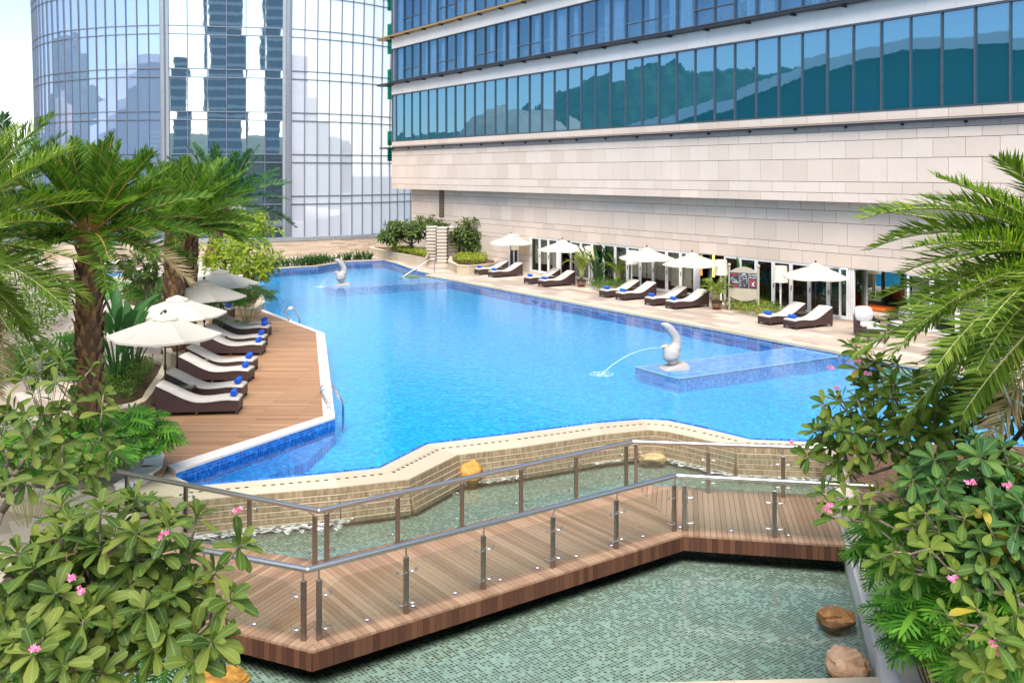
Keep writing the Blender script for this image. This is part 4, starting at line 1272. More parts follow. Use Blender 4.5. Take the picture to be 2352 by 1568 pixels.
# lounger: local x from foot (0) to head (1.95); y across
LP = smooth_interp([(0, 0, .33), (.35, 0, .345), (.75, 0, .305), (1.05, 0, .315), (1.35, 0, .42), (1.7, 0, .60), (1.98, 0, .735)], 5)
MAT['piping'] = plain('piping', (.16, .14, .12), .8)
def make_lounger():
    t = thing("sun_lounger", "", "sun lounger", (0, 0, 0), None, local=True)
    W = .34
    s = M(); rr = []
    for p in LP: rr.append([(p.x, -W, .09), (p.x, W, .09), (p.x, W, p.z - .02), (p.x, -W, p.z - .02)])
    s.loft([[r[0], r[1], r[2], r[3]] for r in rr], True, True, True)
    s.build("frame", MAT['wicker'], t)
    for x, y in ((.04, -W + .03), (.04, W - .03), (1.93, -W + .03), (1.93, W - .03), (1.0, -W + .03), (1.0, W - .03)):
        s = M(); s.box((x, y, .05), (.06, .06, .10)); s.build("leg", MAT['wicker'], t)
    s = M(); rr = []; n = len(LP)
    for i, p in enumerate(LP):
        d = (LP[min(i + 1, n - 1)] - LP[max(0, i - 1)]).normalized(); nn = V((-d.z, 0, d.x))
        th = .062; e = .026
        ins = .02 if i in (0, n - 1) else 0
        q = p - nn * .018
        ww = W + .005 - ins
        top = q + nn * (th - ins); mid = q + nn * th * .5
        sag = .004 * sin(i * 1.7)
        rr.append([q + V((0, -ww + e, 0)), q + V((0, ww - e, 0)), mid + V((0, ww, 0)), top + V((0, ww - e, 0)), top + nn * (.012 + sag), top + V((0, -ww + e, 0)), mid + V((0, -ww, 0))])
    s.loft(rr, True, True, True)
    s.build("mattress", MAT['cushion'], t, True, auto=60)
    s = M()
    for sg in (-1, 1):
        s.tube([p + V((0, sg * (W + .004), .012)) for p in LP[::2]], .009, 5)
    s.build("piping", MAT['piping'], t)
    return t
def make_towel():
    s = M(); n = 16; rr = []
    for y, k in ((-.17, .80), (-.165, .95), (-.1, 1), (.1, 1), (.165, .95), (.17, .80)):
        rr.append([(.075 * k * cos(2 * pi * j / n), y, .075 + .072 * k * sin(2 * pi * j / n)) for j in range(n)])
    s.loft(rr, True, True, True)
    for sg in (-1, 1):       # spiral end of the roll
        sp = [(.062 * (1 - a / 16) * cos(a * .9), sg * .173, .075 + .060 * (1 - a / 16) * sin(a * .9)) for a in range(15)]
        s.tube(sp, .007, 4)
    s.tube([(.076, -.16, .09), (.079, 0, .07), (.076, .16, .09)], .008, 5)
    o = s.build("rolled_towel", MAT['towel'], None, True, origin=(0, 0, 0), auto=50)
    tag(o, "", "towel"); return o
def make_table():
    t = thing("side_table", "", "side table", (0, 0, 0), None, local=True)
    s = M(); w = .23
    for sx in (-1, 1):
        for sy in (-1, 1): s.box((sx * w, sy * w, .21), (.05, .05, .42))
    for z in (.06, .40):
        for sg in (-1, 1):
            s.box((0, sg * w, z), (2 * w - .05, .045, .06)); s.box((sg * w, 0, z), (.045, 2 * w - .05, .06))
    s.build("frame", MAT['wicker'], t)
    s = M()
    for k in range(6):
        x = -w + .05 + k * (2 * w - .1) / 5
        for sg in (-1, 1):
            s.bar((x, sg * w, .09), (min(w, x + .08), sg * w, .38), .012, .012); s.bar((x, sg * w, .38), (min(w, x + .08), sg * w, .09), .010, .010)
            s.bar((sg * w, x, .09), (sg * w, min(w, x + .08), .38), .012, .012); s.bar((sg * w, x, .38), (sg * w, min(w, x + .08), .09), .010, .010)
    s.build("lattice", MAT['wicker'], t)
    s = M(); s.box((0, 0, .436), (.50, .50, .010)); s.build("glass_top", MAT['table_glass'], t)
    return t
def _tg():
    t = NT("dark_table_glass"); return t.done(t.bsdf((.10, .11, .07), .04, 0, None, .8))
MAT['table_glass'] = _tg()
def make_umbrella():
    t = thing("parasol", "", "umbrella", (0, 0, 0), None, local=True)
    R, zt, ze = 1.42, 2.26, 1.80; N = 6
    s = M(); s.lathe([(.0, 0), (.28, 0), (.28, .05), (.06, .09), (.04, .28), (0, .28)], 20, cap=False); s.build("base", MAT['black'], t, True, auto=40)
    s = M(); s.tube([(0, 0, .05), (0, 0, 2.2)], .024, 10); s.build("pole", MAT['bronze'], t, True, auto=50)
    s = M(); s.lathe([(.024, .88), (.04, .89), (.04, 1.02), (.024, 1.05)], 10); s.tube([(.0, .03, .95), (0, .11, .95)], .012, 6); s.build("crank", MAT['black'], t)
    s = M(); rings = []
    steps = 8; sub = 6
    for i in range(steps + 1):
        f = .10 + .90 * i / steps
        ring = []
        for k in range(N):
            for j in range(sub):
                a0, a1 = 2 * pi * k / N, 2 * pi * (k + 1) / N; q = j / sub
                p = V((cos(a0), sin(a0), 0)).lerp(V((cos(a1), sin(a1), 0)), q) * R * f
                z = zt - (zt - ze) * f ** 1.12 - .055 * sin(pi * q) * f * (.5 + .5 * f)
                if i == steps: z -= 0
                ring.append((p.x, p.y, z))
        rings.append(ring)
    ring = [(x * 1.0, y * 1.0, z - .05) for x, y, z in rings[-1]]
    s.loft(rings + [ring], True)
    s.build("canopy", MAT['canvas'], t, True, auto=14)
    s = M(); rings = []
    for f, dz in ((.0, .09), (.06, .082), (.17, .066), (.22, .055), (.225, .03)):
        rings.append([(R * f * cos(2 * pi * j / 36), R * f * sin(2 * pi * j / 36), zt + dz - .46 * f + (.012 * cos(12 * pi * j / 36 * 1) if f > .1 else 0)) for j in range(36)])
    s.loft(rings, True); s.build("vent_cap", MAT['canvas'], t, True)
    for k in range(N):
        a = 2 * pi * k / N
        s = M(); s.tube([(.05 * cos(a), .05 * sin(a), zt - .05), (R * .5 * cos(a), R * .5 * sin(a), zt - (zt - ze) * .5 ** 1.12 - .02), (R * .98 * cos(a), R * .98 * sin(a), ze - .005)], .009, 5)
        s.tube([(.03 * cos(a), .03 * sin(a), 1.75), (R * .5 * cos(a), R * .5 * sin(a), zt - (zt - ze) * .5 ** 1.12 - .03)], .008, 5)
        s.build("rib", MAT['bronze'], t)
    s = M(); s.tube([(0, 0, zt + .02), (0, 0, zt + .10)], .02, 8); s.add(*_ball((0, 0, zt + .13), .045, 12)); s.build("finial", MAT['bronze'], t, True, auto=50)
    return t
z1c = lambda x, y: (205.8 + .2811 * x, 558.6 + .2811 * y)
z4b = lambda x, y: (823.2 + .275 * x, 441 + .275 * y)
z5b = lambda x, y: (1293.6 + .2 * x, 499.8 + .2 * y)
z6b = lambda x, y: (1587.6 + .225 * x, 558.6 + .225 * y)
ordn = ["nearest", "second", "third", "fourth", "farthest"]
LG = "wicker sun loungers around the pool"; TG_ = "blue towels rolled on the loungers"; UG = "cream parasols around the pool"; SG = "low wicker tables between the loungers"
lp = make_lounger(); tp = make_towel(); up = make_umbrella(); sp_ = make_table()
first = [True]
def put_lounger(foot, ang, label, tlabel, zb, dirn, toff=.17):
    """foot: centre of the foot end at floor level; dirn: angle from foot to head"""
    f = first[0]; first[0] = False
    o = place(lp, f, foot, dirn, label, LG)
    R = Matrix.Rotation(dirn, 4, 'Z')
    q = foot + R @ V((toff, random.uniform(-.05, .05), .345 + .055))
    place(tp, f, q, dirn + random.uniform(-.15, .15), tlabel, TG_)
# left row on the sun deck (foot corners on the near side, read off the photograph)
lf = [(1215, 1400), (1245, 1287), (1290, 1146), (1325, 1062), (1405, 919), (1425, 856), (1450, 772), (1450, 737), (1150, 613), (1152, 582)]
for i, (x, y) in enumerate(lf):
    p = G(*z1c(x, y), DZ); 
    if i % 2 == 1: y += 0
    dr = pi + radians([6, 3, -2, -1, 2, 3, 0, 2, 0, 0][i])
    R = Matrix.Rotation(dr, 4, 'Z')
    foot = p - (R @ V((0, .34, 0)))       # corner -> centre of the foot end
    pr = ordn[i // 2]
    nf = "nearer" if i % 2 == 0 else "farther"
    put_lounger(V((foot.x, foot.y, DZ)), 0, f"wicker lounger on the timber deck, {nf} one of the {pr} pair from the front",
                f"rolled blue towel on the {nf} lounger of the {pr} pair on the timber deck", DZ, dr)
rl = [((940, 862), (1072, 886), z6b), ((680, 820), (805, 843), z6b), ((1172, 1040), (1288, 1060), z5b), ((935, 1000), (1042, 1021), z5b), ((600, 940), (700, 957), z5b), ((412, 910), (510, 924), z5b),
      ((1500, 788), (1560, 797), z4b), ((1380, 764), (1440, 773), z4b), ((1078, 710), (1138, 717), z4b), ((965, 688), (1018, 696), z4b)]
rn = [("nearer", "right of the notice board"), ("farther", "right of the notice board"), ("nearest of four in the row", ""), ("second nearest of four", ""), ("third nearest of four", ""), ("farthest of four in the row", ""),
      ("nearer", "in front of the farthest open doors"), ("farther", "in front of the farthest open doors"), ("nearer", "beside the round planter"), ("farther", "beside the round planter")]
aN = atan2(-NA.y, -NA.x)
for i, (a, b, z) in enumerate(rl):
    pa, pb = G(*z(*a), 0), G(*z(*b), 0)
    c = (pa + pb) / 2
    dr = aN + radians([-4, -3, -2, -2, -1, -2, 0, -1, 0, -1][i])
    R = Matrix.Rotation(dr, 4, 'Z')
    w1, w2 = rn[i]
    if w2: la_, ta = f"wicker lounger, {w1} of the pair {w2}", f"blue towel on the {w1} lounger {w2}"
    else: la_, ta = f"wicker lounger, {w1} left of the notice board", f"rolled blue towel on the {w1} left of the notice board"
    put_lounger(V((c.x, c.y, 0)), 0, la_, ta, 0, dr)
# side tables
tt = [((765, 1172), z1c, DZ, "between the nearest pair of loungers on the timber deck"), ((890, 958), z1c, DZ, "between the second pair of loungers on the timber deck"), ((1045, 764), z1c, DZ, "between the third pair of loungers on the timber deck"),
      ((1155, 632), z1c, DZ, "between the fourth pair of loungers on the timber deck"),
      ((1225, 632), z4b, 0, "between the far pair of loungers beside the round planter"), ((1645, 702), z4b, 0, "between the loungers at the farthest open doors"), ((835, 800), z5b, 0, "between the far two of the four loungers"),
      ((1385, 880), z5b, 0, "between the near two of the four loungers"), ((1130, 702), z6b, 0, "between the loungers right of the notice board")]
for i, ((x, y), z, zz, w) in enumerate(tt):
    p = G(*z(x, y), zz + .44); p.z = zz
    place(sp_, i == 0, p, 0 if zz else aN, "low wicker table " + w, SG)
# parasols
ul = [((618, 556), "largest cream parasol, over the nearest loungers on the timber deck"), ((715, 410), "cream parasol second from the front on the timber deck"), ((937, 285), "third cream parasol from the front on the timber deck"),
      ((1070, 200), "fourth cream parasol from the front, partly behind the third"), ((820, 126), "farthest cream parasol on the left, behind the thick palm trunk")]
UH = 2.39
for i, ((x, y), lab) in enumerate(ul):
    xd, yd = z1c(x, y); Y = FPX * (CH - DZ - UH) / (yd - HY)
    place(up, i == 0, V(((xd - CX) / FPX * Y, Y, DZ)), radians([8, 20, 2, 14, 25][i]), lab, UG)
ur = [((1273, 343), z4b, "farthest cream parasol on the stone deck, beside the round planter"), ((1705, 390), z4b, "cream parasol in front of the farthest open doors"), ((960, 328), z5b, "cream parasol over the far two of the four loungers"),
      ((1482, 385), z5b, "cream parasol over the near two of the four loungers"), ((1270, 188), z6b, "cream parasol right of the notice board")]
for i, ((x, y), z, lab) in enumerate(ur):
    xd, yd = z(x, y); Y = FPX * (CH - UH) / (yd - HY)
    place(up, False, V(((xd - CX) / FPX * Y, Y, 0)), radians([33, 12, 40, 5, 20][i]), lab, UG)
# floor lamps with big drum shades
def make_lamp():
    t = thing("floor_lamp", "", "floor lamp", (0, 0, 0), None, local=True)
    s = M(); s.lathe([(0, 0), (.16, 0), (.16, .03), (.055, .05), (.035, .2), (.05, 1.35), (0, 1.36)], 16, cap=False); s.build("stand", MAT['white_paint'], t, True, auto=40)
    s = M(); s.lathe([(.32, 1.33), (.27, 2.02), (.262, 2.02), (.31, 1.33)], 28, cap=False); s.lathe([(.001, 1.97), (.268, 1.97)], 28, cap=False)
    s.build("lamp_shade", MAT['lamp_shade'], t, True, auto=40)
    return t
lm = make_lamp()
lx = [(z4b(1298, 0)[0], "floor lamp with cream drum shade half hidden by the farthest parasol"), (z4b(1928, 0)[0], "floor lamp with cream drum shade behind the far potted palm"), (z5b(787, 0)[0], "floor lamp with cream drum shade right of the banana plants"),
      (z5b(1812, 0)[0], "floor lamp with cream drum shade just left of the notice board"), (z6b(912, 0)[0], "floor lamp with cream drum shade right of the notice board")]
for i, (x, lab) in enumerate(lx):
    p = WX(x, -32.3)
    place(lm, i == 0, V((p.x, p.y, 0)), 0, lab, "white floor lamps along the glazed front")
# notice board
SL, SR = G(1675, 712.8, 0), G(1742, 717.9, 0)
sd_ = SR - SL; sd_.z = 0; SWD = sd_.length; sa = atan2(sd_.y, sd_.x)
sign = thing("notice_board", "beige pool notice board with three dark panels, one reading NO DIVING", "sign", SL, None, sa, local=True)
for x in (0, SWD):
    s = M(); s.tube([(x, 0, 0), (x, 0, 1.93)], .045, 14); s.tube([(x, 0, 1.78), (x, 0, 1.80)], .055, 14); s.add(*_ball((x, 0, 2.0), .075, 14)); s.build("post", MAT['beige_paint'], sign, True, auto=40)
s = M(); n = 18; poly = []
for k in range(n + 1): f = k / n; poly.append((.03 + (SWD - .06) * f, 1.72 + .22 * sin(pi * f)))
for k in range(n + 1): f = 1 - k / n; poly.append((.03 + (SWD - .06) * f, .62 - .16 * sin(pi * f)))
tri = tessellate_polygon([[V((x, z, 0)) for x, z in poly]])
N_ = len(poly)
s.add([(x, -.05, z) for x, z in poly] + [(x, .03, z) for x, z in poly], [tuple(t) for t in tri] + [tuple(N_ + i for i in reversed(t)) for t in tri] + [(i, (i + 1) % N_, N_ + (i + 1) % N_, N_ + i) for i in range(N_)])
s.build("board", MAT['beige_paint'], sign)
pw = (SWD - .06) / 3
def spanel(i, x0, x1, z0, z1):
    s = M(); s.box(((x0 + x1) / 2, -.056, (z0 + z1) / 2), (x1 - x0, .012, z1 - z0)); return s.build("panel", MAT['green_board'], sign)
def dash(m, x0, x1, z, h): m.box(((x0 + x1) / 2, -.0635, z), (x1 - x0, .003, h))
def text(body, size, x, z, mat, parent, al='CENTER', sx=1.0):
    c = bpy.data.curves.new("lettering", 'FONT'); c.body = body; c.size = size; c.align_x = al; c.align_y = 'CENTER'; c.extrude = .001
    o = bpy.data.objects.new("lettering", c); COL.objects.link(o)
    dg = bpy.context.evaluated_depsgraph_get(); me = bpy.data.meshes.new_from_object(o.evaluated_get(dg)); bpy.data.objects.remove(o)
    o = bpy.data.objects.new("lettering", me); COL.objects.link(o); me.materials.clear(); me.materials.append(MAT[mat])
    o.rotation_euler = (pi / 2, 0, 0); o.location = (x, -.064, z); o.scale = (sx, 1, 1); o.parent = parent
    return o
zA, zB = 1.02, 1.68
xs = [.05, .05 + .31 * SWD, .05 + .31 * SWD + .025, .05 + .64 * SWD, .05 + .64 * SWD + .03, SWD - .05]
p1 = spanel(0, xs[0], xs[1], zA, zB); p2 = spanel(1, xs[2], xs[3], zA, zB); p3 = spanel(2, xs[4], xs[5], zA, zB)
w1 = xs[1] - xs[0]; c1 = (xs[0] + xs[1]) / 2
red = M()
for z, a, b in ((1.63, .12, .78), (1.595, .16, .92), (1.56, .30, .72), (1.525, .34, .66)):
    x = xs[0] + w1 * a
    while x < xs[0] + w1 * b: dash(red, x, x + .018, z, .022); x += .023
for z, a, b in ((1.15, .15, .9), (1.12, .18, .85), (1.085, .2, .85), (1.055, .15, .82)):
    x = xs[0] + w1 * a
    while x < xs[0] + w1 * b: dash(red, x, x + .018, z, .018); x += .023
red.build("lettering", MAT['sign_red'], p1)
wh = M()
def ln(m, a, b, w=.009): m.bar((a[0], -.0635, a[1]), (b[0], -.0635, b[1]), .004, w)
X = lambda f: xs[0] + w1 * f
ln(wh, (X(.12), 1.42), (X(.3), 1.30)); ln(wh, (X(.12), 1.42), (X(.30), 1.46)); ln(wh, (X(.28), 1.44), (X(.72), 1.32)); ln(wh, (X(.50), 1.33), (X(.56), 1.30)); ln(wh, (X(.70), 1.34), (X(.78), 1.30))
ln(wh, (X(.28), 1.275), (X(.95), 1.275)); ln(wh, (X(.34), 1.255), (X(.95), 1.255)); ln(wh, (X(.34), 1.235), (X(.95), 1.235), .006)
for q in (.30, .52, .74): wh.box((X(q), -.0635, 1.345 if q > .4 else 1.485), (.022, .003, .022))
wh.build("diagram", MAT['sign_white'], p1)
wh = M(); w2 = xs[3] - xs[2]; X = lambda f: xs[2] + w2 * f
dash(wh, X(.28), X(.68), 1.625, .022)
x = X(.22)
while x < X(.76): dash(wh, x, x + .012, 1.595, .012); x += .016
for z, L in ((1.535, ((.05, .24), (.28, .45), (.62, .78))), (1.515, ((.14, .18), (.28, .32), (.38, .43), (.58, .86))), (1.44, ((.10, .17), (.40, .56), (.70, .84))), (1.42, ((.07, .20), (.38, .58), (.68, .92))),
             (1.34, ((.06, .22), (.46, .52), (.74, .90))), (1.325, ((.05, .2), (.74, .88))), (1.245, ((.08, .19), (.46, .53), (.75, .88))), (1.23, ((.08, .16),)), (1.15, ((.08, .17), (.44, .62))), (1.13, ((.06, .2), (.52, .64)))):
    for a, b in L:
        x = X(a)
        while x < X(b): dash(wh, x, min(x + .016, X(b)), z, .013); x += .020
wh.lathe([(.001, 0), (.022, 0)], 12, (0, 0, 0), cap=False) if False else None
wh.build("lettering", MAT['sign_white'], p2)
c3 = (xs[4] + xs[5]) / 2
text("NO DIVING", .088, c3, 1.60, 'sign_white', p3, sx=.78)
# the four characters below, cut as strokes
wh = M()
def ch(cx, cz, strokes, sz=.055):
    for a, b, c, d in strokes: ln(wh, (cx + (a - .5) * sz, cz + (b - .5) * sz), (cx + (c - .5) * sz, cz + (d - .5) * sz), .0075)
CHS = [[(.05, .85, .45, .85), (.25, 1, .25, .55), (.25, .8, .05, .6), (.25, .8, .45, .6), (.55, .85, .95, .85), (.75, 1, .75, .55), (.75, .8, .55, .6), (.75, .8, .95, .6), (.2, .5, .8, .5), (.05, .32, .95, .32), (.5, .32, .5, 0), (.3, .22, .15, .02), (.7, .22, .85, .02)],
       [(.5, 1, .5, .05), (.5, .6, .85, .6), (.2, .6, .2, .05), (0, .05, 1, .05)],
       [(.05, .95, .35, .95), (.05, .95, .05, .65), (.35, .95, .35, .65), (.05, .65, .35, .65), (.2, .65, .2, .1), (.2, .4, .4, .4), (.0, .08, .42, .14), (.6, 1, .55, .1), (.78, 1, .78, .1), (.78, .1, 1, .12), (.5, .8, .55, .6), (.95, .85, .85, .65), (.5, .35, .6, .5), (.82, .5, .97, .35)],
       [(.5, 1, .5, .0), (.08, .7, .4, .7), (.4, .7, .05, .15), (.9, .85, .55, .6), (.52, .6, .98, .08)]]
for i, st in enumerate(CHS): ch(c3 - .114 + i * .076, 1.495, st)
wh.build("lettering", MAT['sign_white'], p3)
rg = M(); nn_ = 36
ro, ri = .145, .118
rr = [[(c3 + r * cos(2 * pi * j / nn_), y, 1.25 + r * 1.15 * sin(2 * pi * j / nn_)) for j in range(nn_)] for r, y in ((ro, -.062), (ro, -.066), (ri, -.066), (ri, -.062))]
rg.loft(rr, True); ln(rg, (c3 - .085, 1.34), (c3 + .085, 1.16), .024)
rg.build("prohibition_ring", MAT['sign_red'], p3)
fg = M()
def fl(pts, w):
    for a, b in zip(pts, pts[1:]): fg.bar((c3 + a[0], -.068, 1.25 + a[1]), (c3 + b[0], -.068, 1.25 + b[1]), .004, w)
fl([(-.04, -.01), (.005, -.04), (.05, .07)], .028); fl([(.005, -.04), (-.02, -.07)], .022); fl([(-.05, -.095), (.07, -.095)], .022); fl([(-.03, .02), (-.045, .0)], .03)
fg.build("diver_figure", MAT['sign_white'], p3)
# armchairs and coffee table at the right
def make_chair(label, loc, rz, grp):
    t = thing("armchair", label, "armchair", loc, grp, rz, local=True)
    # local -y is the front
    s = M(); rr = []
    for z, k in ((0.03, .92), (.1, 1), (.38, 1.0)):
        rr.append([(.42 * k * sgn(cos(a)) * abs(cos(a)) ** .6, .40 * k * sgn(sin(a)) * abs(sin(a)) ** .6, z) for a in [2 * pi * j / 28 for j in range(28)]])
    s.loft(rr, True, True, True); s.build("base", MAT['wicker'], t, True, auto=50)
    s = M(); rr = []
    arc = [radians(-28 + 236 * j / 24) for j in range(25)]
    for z0 in (0, 1):
        pass
    outer, inner, outt, innt = [], [], [], []
    for a in arc:
        hb = .60 + .30 * max(0, sin(a)) ** 1.5
        x, y = .43 * sgn(cos(a)) * abs(cos(a)) ** .7, .41 * sgn(sin(a)) * abs(sin(a)) ** .7
        outer.append((x, y, .3)); outt.append((x * 1.02, y * 1.06, hb)); innt.append((x * .90, y * .95, hb)); inner.append((x * .88, y * .88, .36))
    s.loft([outer, outt, innt, inner], False); s.build("shell", MAT['wicker'], t, True, auto=50)
    s = M(); s.box((0, -.06, .44), (.72, .66, .15), 0, .05); s.build("seat_cushion", MAT['white_fab'], t, True, auto=60)
    s = M(); rr = []
    n = 24
    for dy, k in ((-.02, .90), (.03, 1.0), (.11, 1.0), (.15, .9)):
        rr.append([(.35 * k * sgn(cos(2 * pi * j / n)) * abs(cos(2 * pi * j / n)) ** .55, .17 + dy + .10 * max(0, sin(2 * pi * j / n)), .78 + .28 * k * sgn(sin(2 * pi * j / n)) * abs(sin(2 * pi * j / n)) ** .6) for j in range(n)])
    s.loft(rr, True, True, True); b = s.build("back_cushion", MAT['white_fab'], t, True, auto=70)
    s = M()
    for x in (-.12, .12): s.add(*_ball((x, .165, .80), .012, 8))
    s.build("button", MAT['beige_fab'], b)
    return t
def sgn(x): return 1 if x >= 0 else -1
MAT['white_fab'] = plain("white_fabric", (.50, .49, .475), .9, 0, .06, 6, .5, 12)
cA = G(*z6b(1822, 960), 0)
make_chair("dark wicker armchair with tufted white cushions facing the glass coffee table", V((cA.x, cA.y + .3, 0)), radians(6), "wicker armchairs at the right of the stone deck")
cB = G(*z6b(2150, 960), 0)
make_chair("second wicker armchair, turned sideways behind the palm fronds on the right", V((cB.x + .1, cB.y + .35, 0)), radians(-70), "wicker armchairs at the right of the stone deck")
cT = G(*z6b(1850, 1005), 0)
t = thing("coffee_table", "square dark wicker coffee table with glass top in front of the armchair", "coffee table", V((cT.x + .15, cT.y, 0)), None, radians(-22), local=True)
for sx in (-1, 1):
    s = M(); w = .28
    s.box((sx * w, -w, .25), (.07, .07, .5)); s.box((sx * w, w, .25), (.07, .07, .5)); s.box((sx * w, 0, .03), (.07, 2 * w - .07, .06)); s.box((sx * w, 0, .46), (.07, 2 * w - .07, .07)); s.build("leg_frame", MAT['wicker'], t)
s = M()
for sy in (-1, 1): s.box((0, sy * .28, .46), (.49, .07, .07))
s.build("apron", MAT['wicker'], t)
s = M(); s.box((0, 0, .506), (.64, .64, .012)); s.build("glass_top", plain("frosted_glass", (.62, .68, .70), .1), t)
pp_ = V((cT.x + .13, cT.y + .1, .513))
t = thing("small_potted_plant", "tiny green plant in dark pot on the glass coffee table", "potted plant", pp_)
s = M(); s.lathe([(0, 0), (.045, 0), (.06, .11), (.05, .11), (.0, .1)], 14, pp_, cap=False); s.build("pot", MAT['wicker'], t, True, auto=40)
s = M()
for k in range(26):
    a = random.random() * 6.28; r = .09 * random.random(); h = random.uniform(.10, .20); c = pp_ + V((cos(a) * r, sin(a) * r, h)); d = V((cos(a), sin(a), .6)) * .035; e = V((-sin(a), cos(a), 0)) * .02
    s.quad(c - d, c + e, c + d, c - e)
s.build("foliage", MAT['hedge'], t)
# pool ladders
def ladder(foot, dirn, label):
    """foot: middle of the two feet on the coping, dirn: unit vector towards the water"""
    t = thing("pool_ladder", label, "pool ladder", foot, "steel pool ladders at the timber deck")
    sdv = V((-dirn.y, dirn.x, 0))
    prof = smooth_interp([(0, 0, 0), (-.17, 0, .30), (-.20, 0, .41), (-.10, 0, .50), (.05, 0, .50), (.13, 0, .43), (.33, 0, .10), (.36, 0, -.0), (.36, 0, -.3), (.36, 0, -.9)], 4)
    for sg in (-1, 1):
        o = foot + sdv * sg * .24
        s = M(); s.tube([o + dirn * p.x * 1.0 + V((0, 0, p.z * 1.0)) for p in prof], .022, 10)
        r = s.build("rail", MAT['chrome'], t, True, auto=60)
        s = M(); s.lathe([(.0, .0), (.06, 0), (.05, .015), (.024, .02)], 14, (o.x, o.y, o.z), cap=False); s.build("flange", MAT['chrome'], r, True, auto=40)
    for z in (-.3, -.6):
        s = M(); s.bar(foot + dirn * .36 - sdv * .24 + V((0, 0, z)), foot + dirn * .36 + sdv * .24 + V((0, 0, z)), .08, .02); s.build("tread", MAT['chrome'], t)
b_ = (ci[2] - ci[1]).normalized(); b_.z = 0
ladder(G(755.6, 932, .10), V((-b_.y, b_.x, 0)).normalized() if -b_.y > 0 else V((b_.y, -b_.x, 0)).normalized(), "curved steel pool ladder on the white coping near the deck's front corner")
b_ = (ci[1] - ci[0]).normalized(); b_.z = 0
q = V((-b_.y, b_.x, 0)); q = q if q.y > 0 else -q
ladder(G(667, 736.5, .10), V((1, .15, 0)).normalized(), "curved steel pool ladder on the white coping farther back, before the deck's bend")
# stair handrail at the far steps
h0, h1, h2 = G(998, 628.5, 0), G(957, 633.5, WZ), G(925, 637, WZ)
t = thing("step_handrail", "thin steel handrail running down into the pool at the far steps", "handrail", h0)
s = M(); s.tube([h0, h0 + V((0, 0, .93)), h0 + (h1 - h0) * .25 + V((0, 0, .90))] + [h2 + V((0, 0, .03)), h2 + V((0, 0, -.2))], .026, 10); s.build("rail", MAT['steel_bright'], t, True, auto=50)
q = h0.lerp(h2, .56); s = M(); s.tube([V((q.x, q.y, -.5)), V((q.x, q.y, .45))], .022, 8); s.build("post", MAT['steel_bright'], t, True, auto=50)
# bird statues with water jets
def bird(pos, rz, label, g=1.0):
    t = thing("bird_statue", label, "statue", pos, "white bird fountains on the pool ledges", rz, local=True)
    # local -x is where the bird looks; z=0 at the ledge
    s = M()
    s.hexa([(-.42, -.34, 0), (.38, -.34, 0), (.38, .34, 0), (-.42, .34, 0), (-.30, -.24, .07), (.36, -.30, .20), (.36, .28, .20), (-.30, .24, .07)])
    s.build("plinth", MAT['statue'], t)
    s = M()
    # body lofted along its spine: neck base -> body -> tail that sweeps up and forward
    sp = smooth_interp([(-.03, 0, .14), (-.05, 0, .27), (-.07, 0, .41), (-.02, 0, .55), (.06, 0, .68), (.10, 0, .86), (.05, 0, 1.02), (-.04, 0, 1.15), (-.16, 0, 1.29), (-.31, 0, 1.385), (-.42, 0, 1.40)], 5)
    def prof(f):
        K = [(0, .10, .12), (.08, .17, .17), (.18, .28, .25), (.28, .27, .25), (.38, .19, .19), (.48, .15, .12), (.60, .145, .10), (.72, .14, .105), (.84, .115, .10), (.93, .07, .07), (1, .012, .02)]
        for (a, x, y), (b, x2, y2) in zip(K, K[1:]):
            if a <= f <= b: q = (f - a) / (b - a); q = q * q * (3 - 2 * q); return x + (x2 - x) * q, y + (y2 - y) * q
        return K[-1][1:]
    rr = []; n = 20; m_ = len(sp) - 1
    for i, p in enumerate(sp):
        d = (sp[min(i + 1, m_)] - sp[max(0, i - 1)]).normalized(); ex = V((d.z, 0, -d.x)); w, h = prof(i / m_)
        rr.append([p + ex * (w * cos(2 * pi * j / n)) + V((0, h * sin(2 * pi * j / n), 0)) for j in range(n)])
    s.loft(rr, True, True, True)
    # breast, neck and head
    s.tube(smooth_interp([(-.08, 0, .40), (-.20, 0, .52), (-.25, 0, .61), (-.28, 0, .685), (-.35, 0, .70), (-.45, 0, .67)], 4), smooth_r([.23, .15, .11, .092, .068, .012], 4), 16)
    s.build("body", MAT['statue'], t, True, auto=75)
    s = M(); s.tube(smooth_interp([(-.25, 0, .77), (-.17, 0, .75), (-.10, 0, .70), (-.03, 0, .73)], 3), smooth_r([.012, .03, .022, .03], 3), 8); s.build("crest", MAT['statue'], t, True)
    for sg in (-1, 1):
        s = M(); s.add(*_ball((-.32, sg * .078, .705), .012, 8)); s.build("eye", MAT['bronze'], t, True)
    return t
def smooth_r(rs, n):
    o = []
    for a, b in zip(rs, rs[1:]):
        for k in range(n): o.append(a + (b - a) * k / n)
    return o + [rs[-1]]
b1 = G(1547, 846, WZ); b2 = G(786.5, 654.8, WZ)
b1.z = b2.z = WZ - .011
bird(b1, radians(14), "white bird statue spouting water on the near pool ledge")
bird(b2, radians(12), "white bird statue on the far pool ledge before the strappy plants")
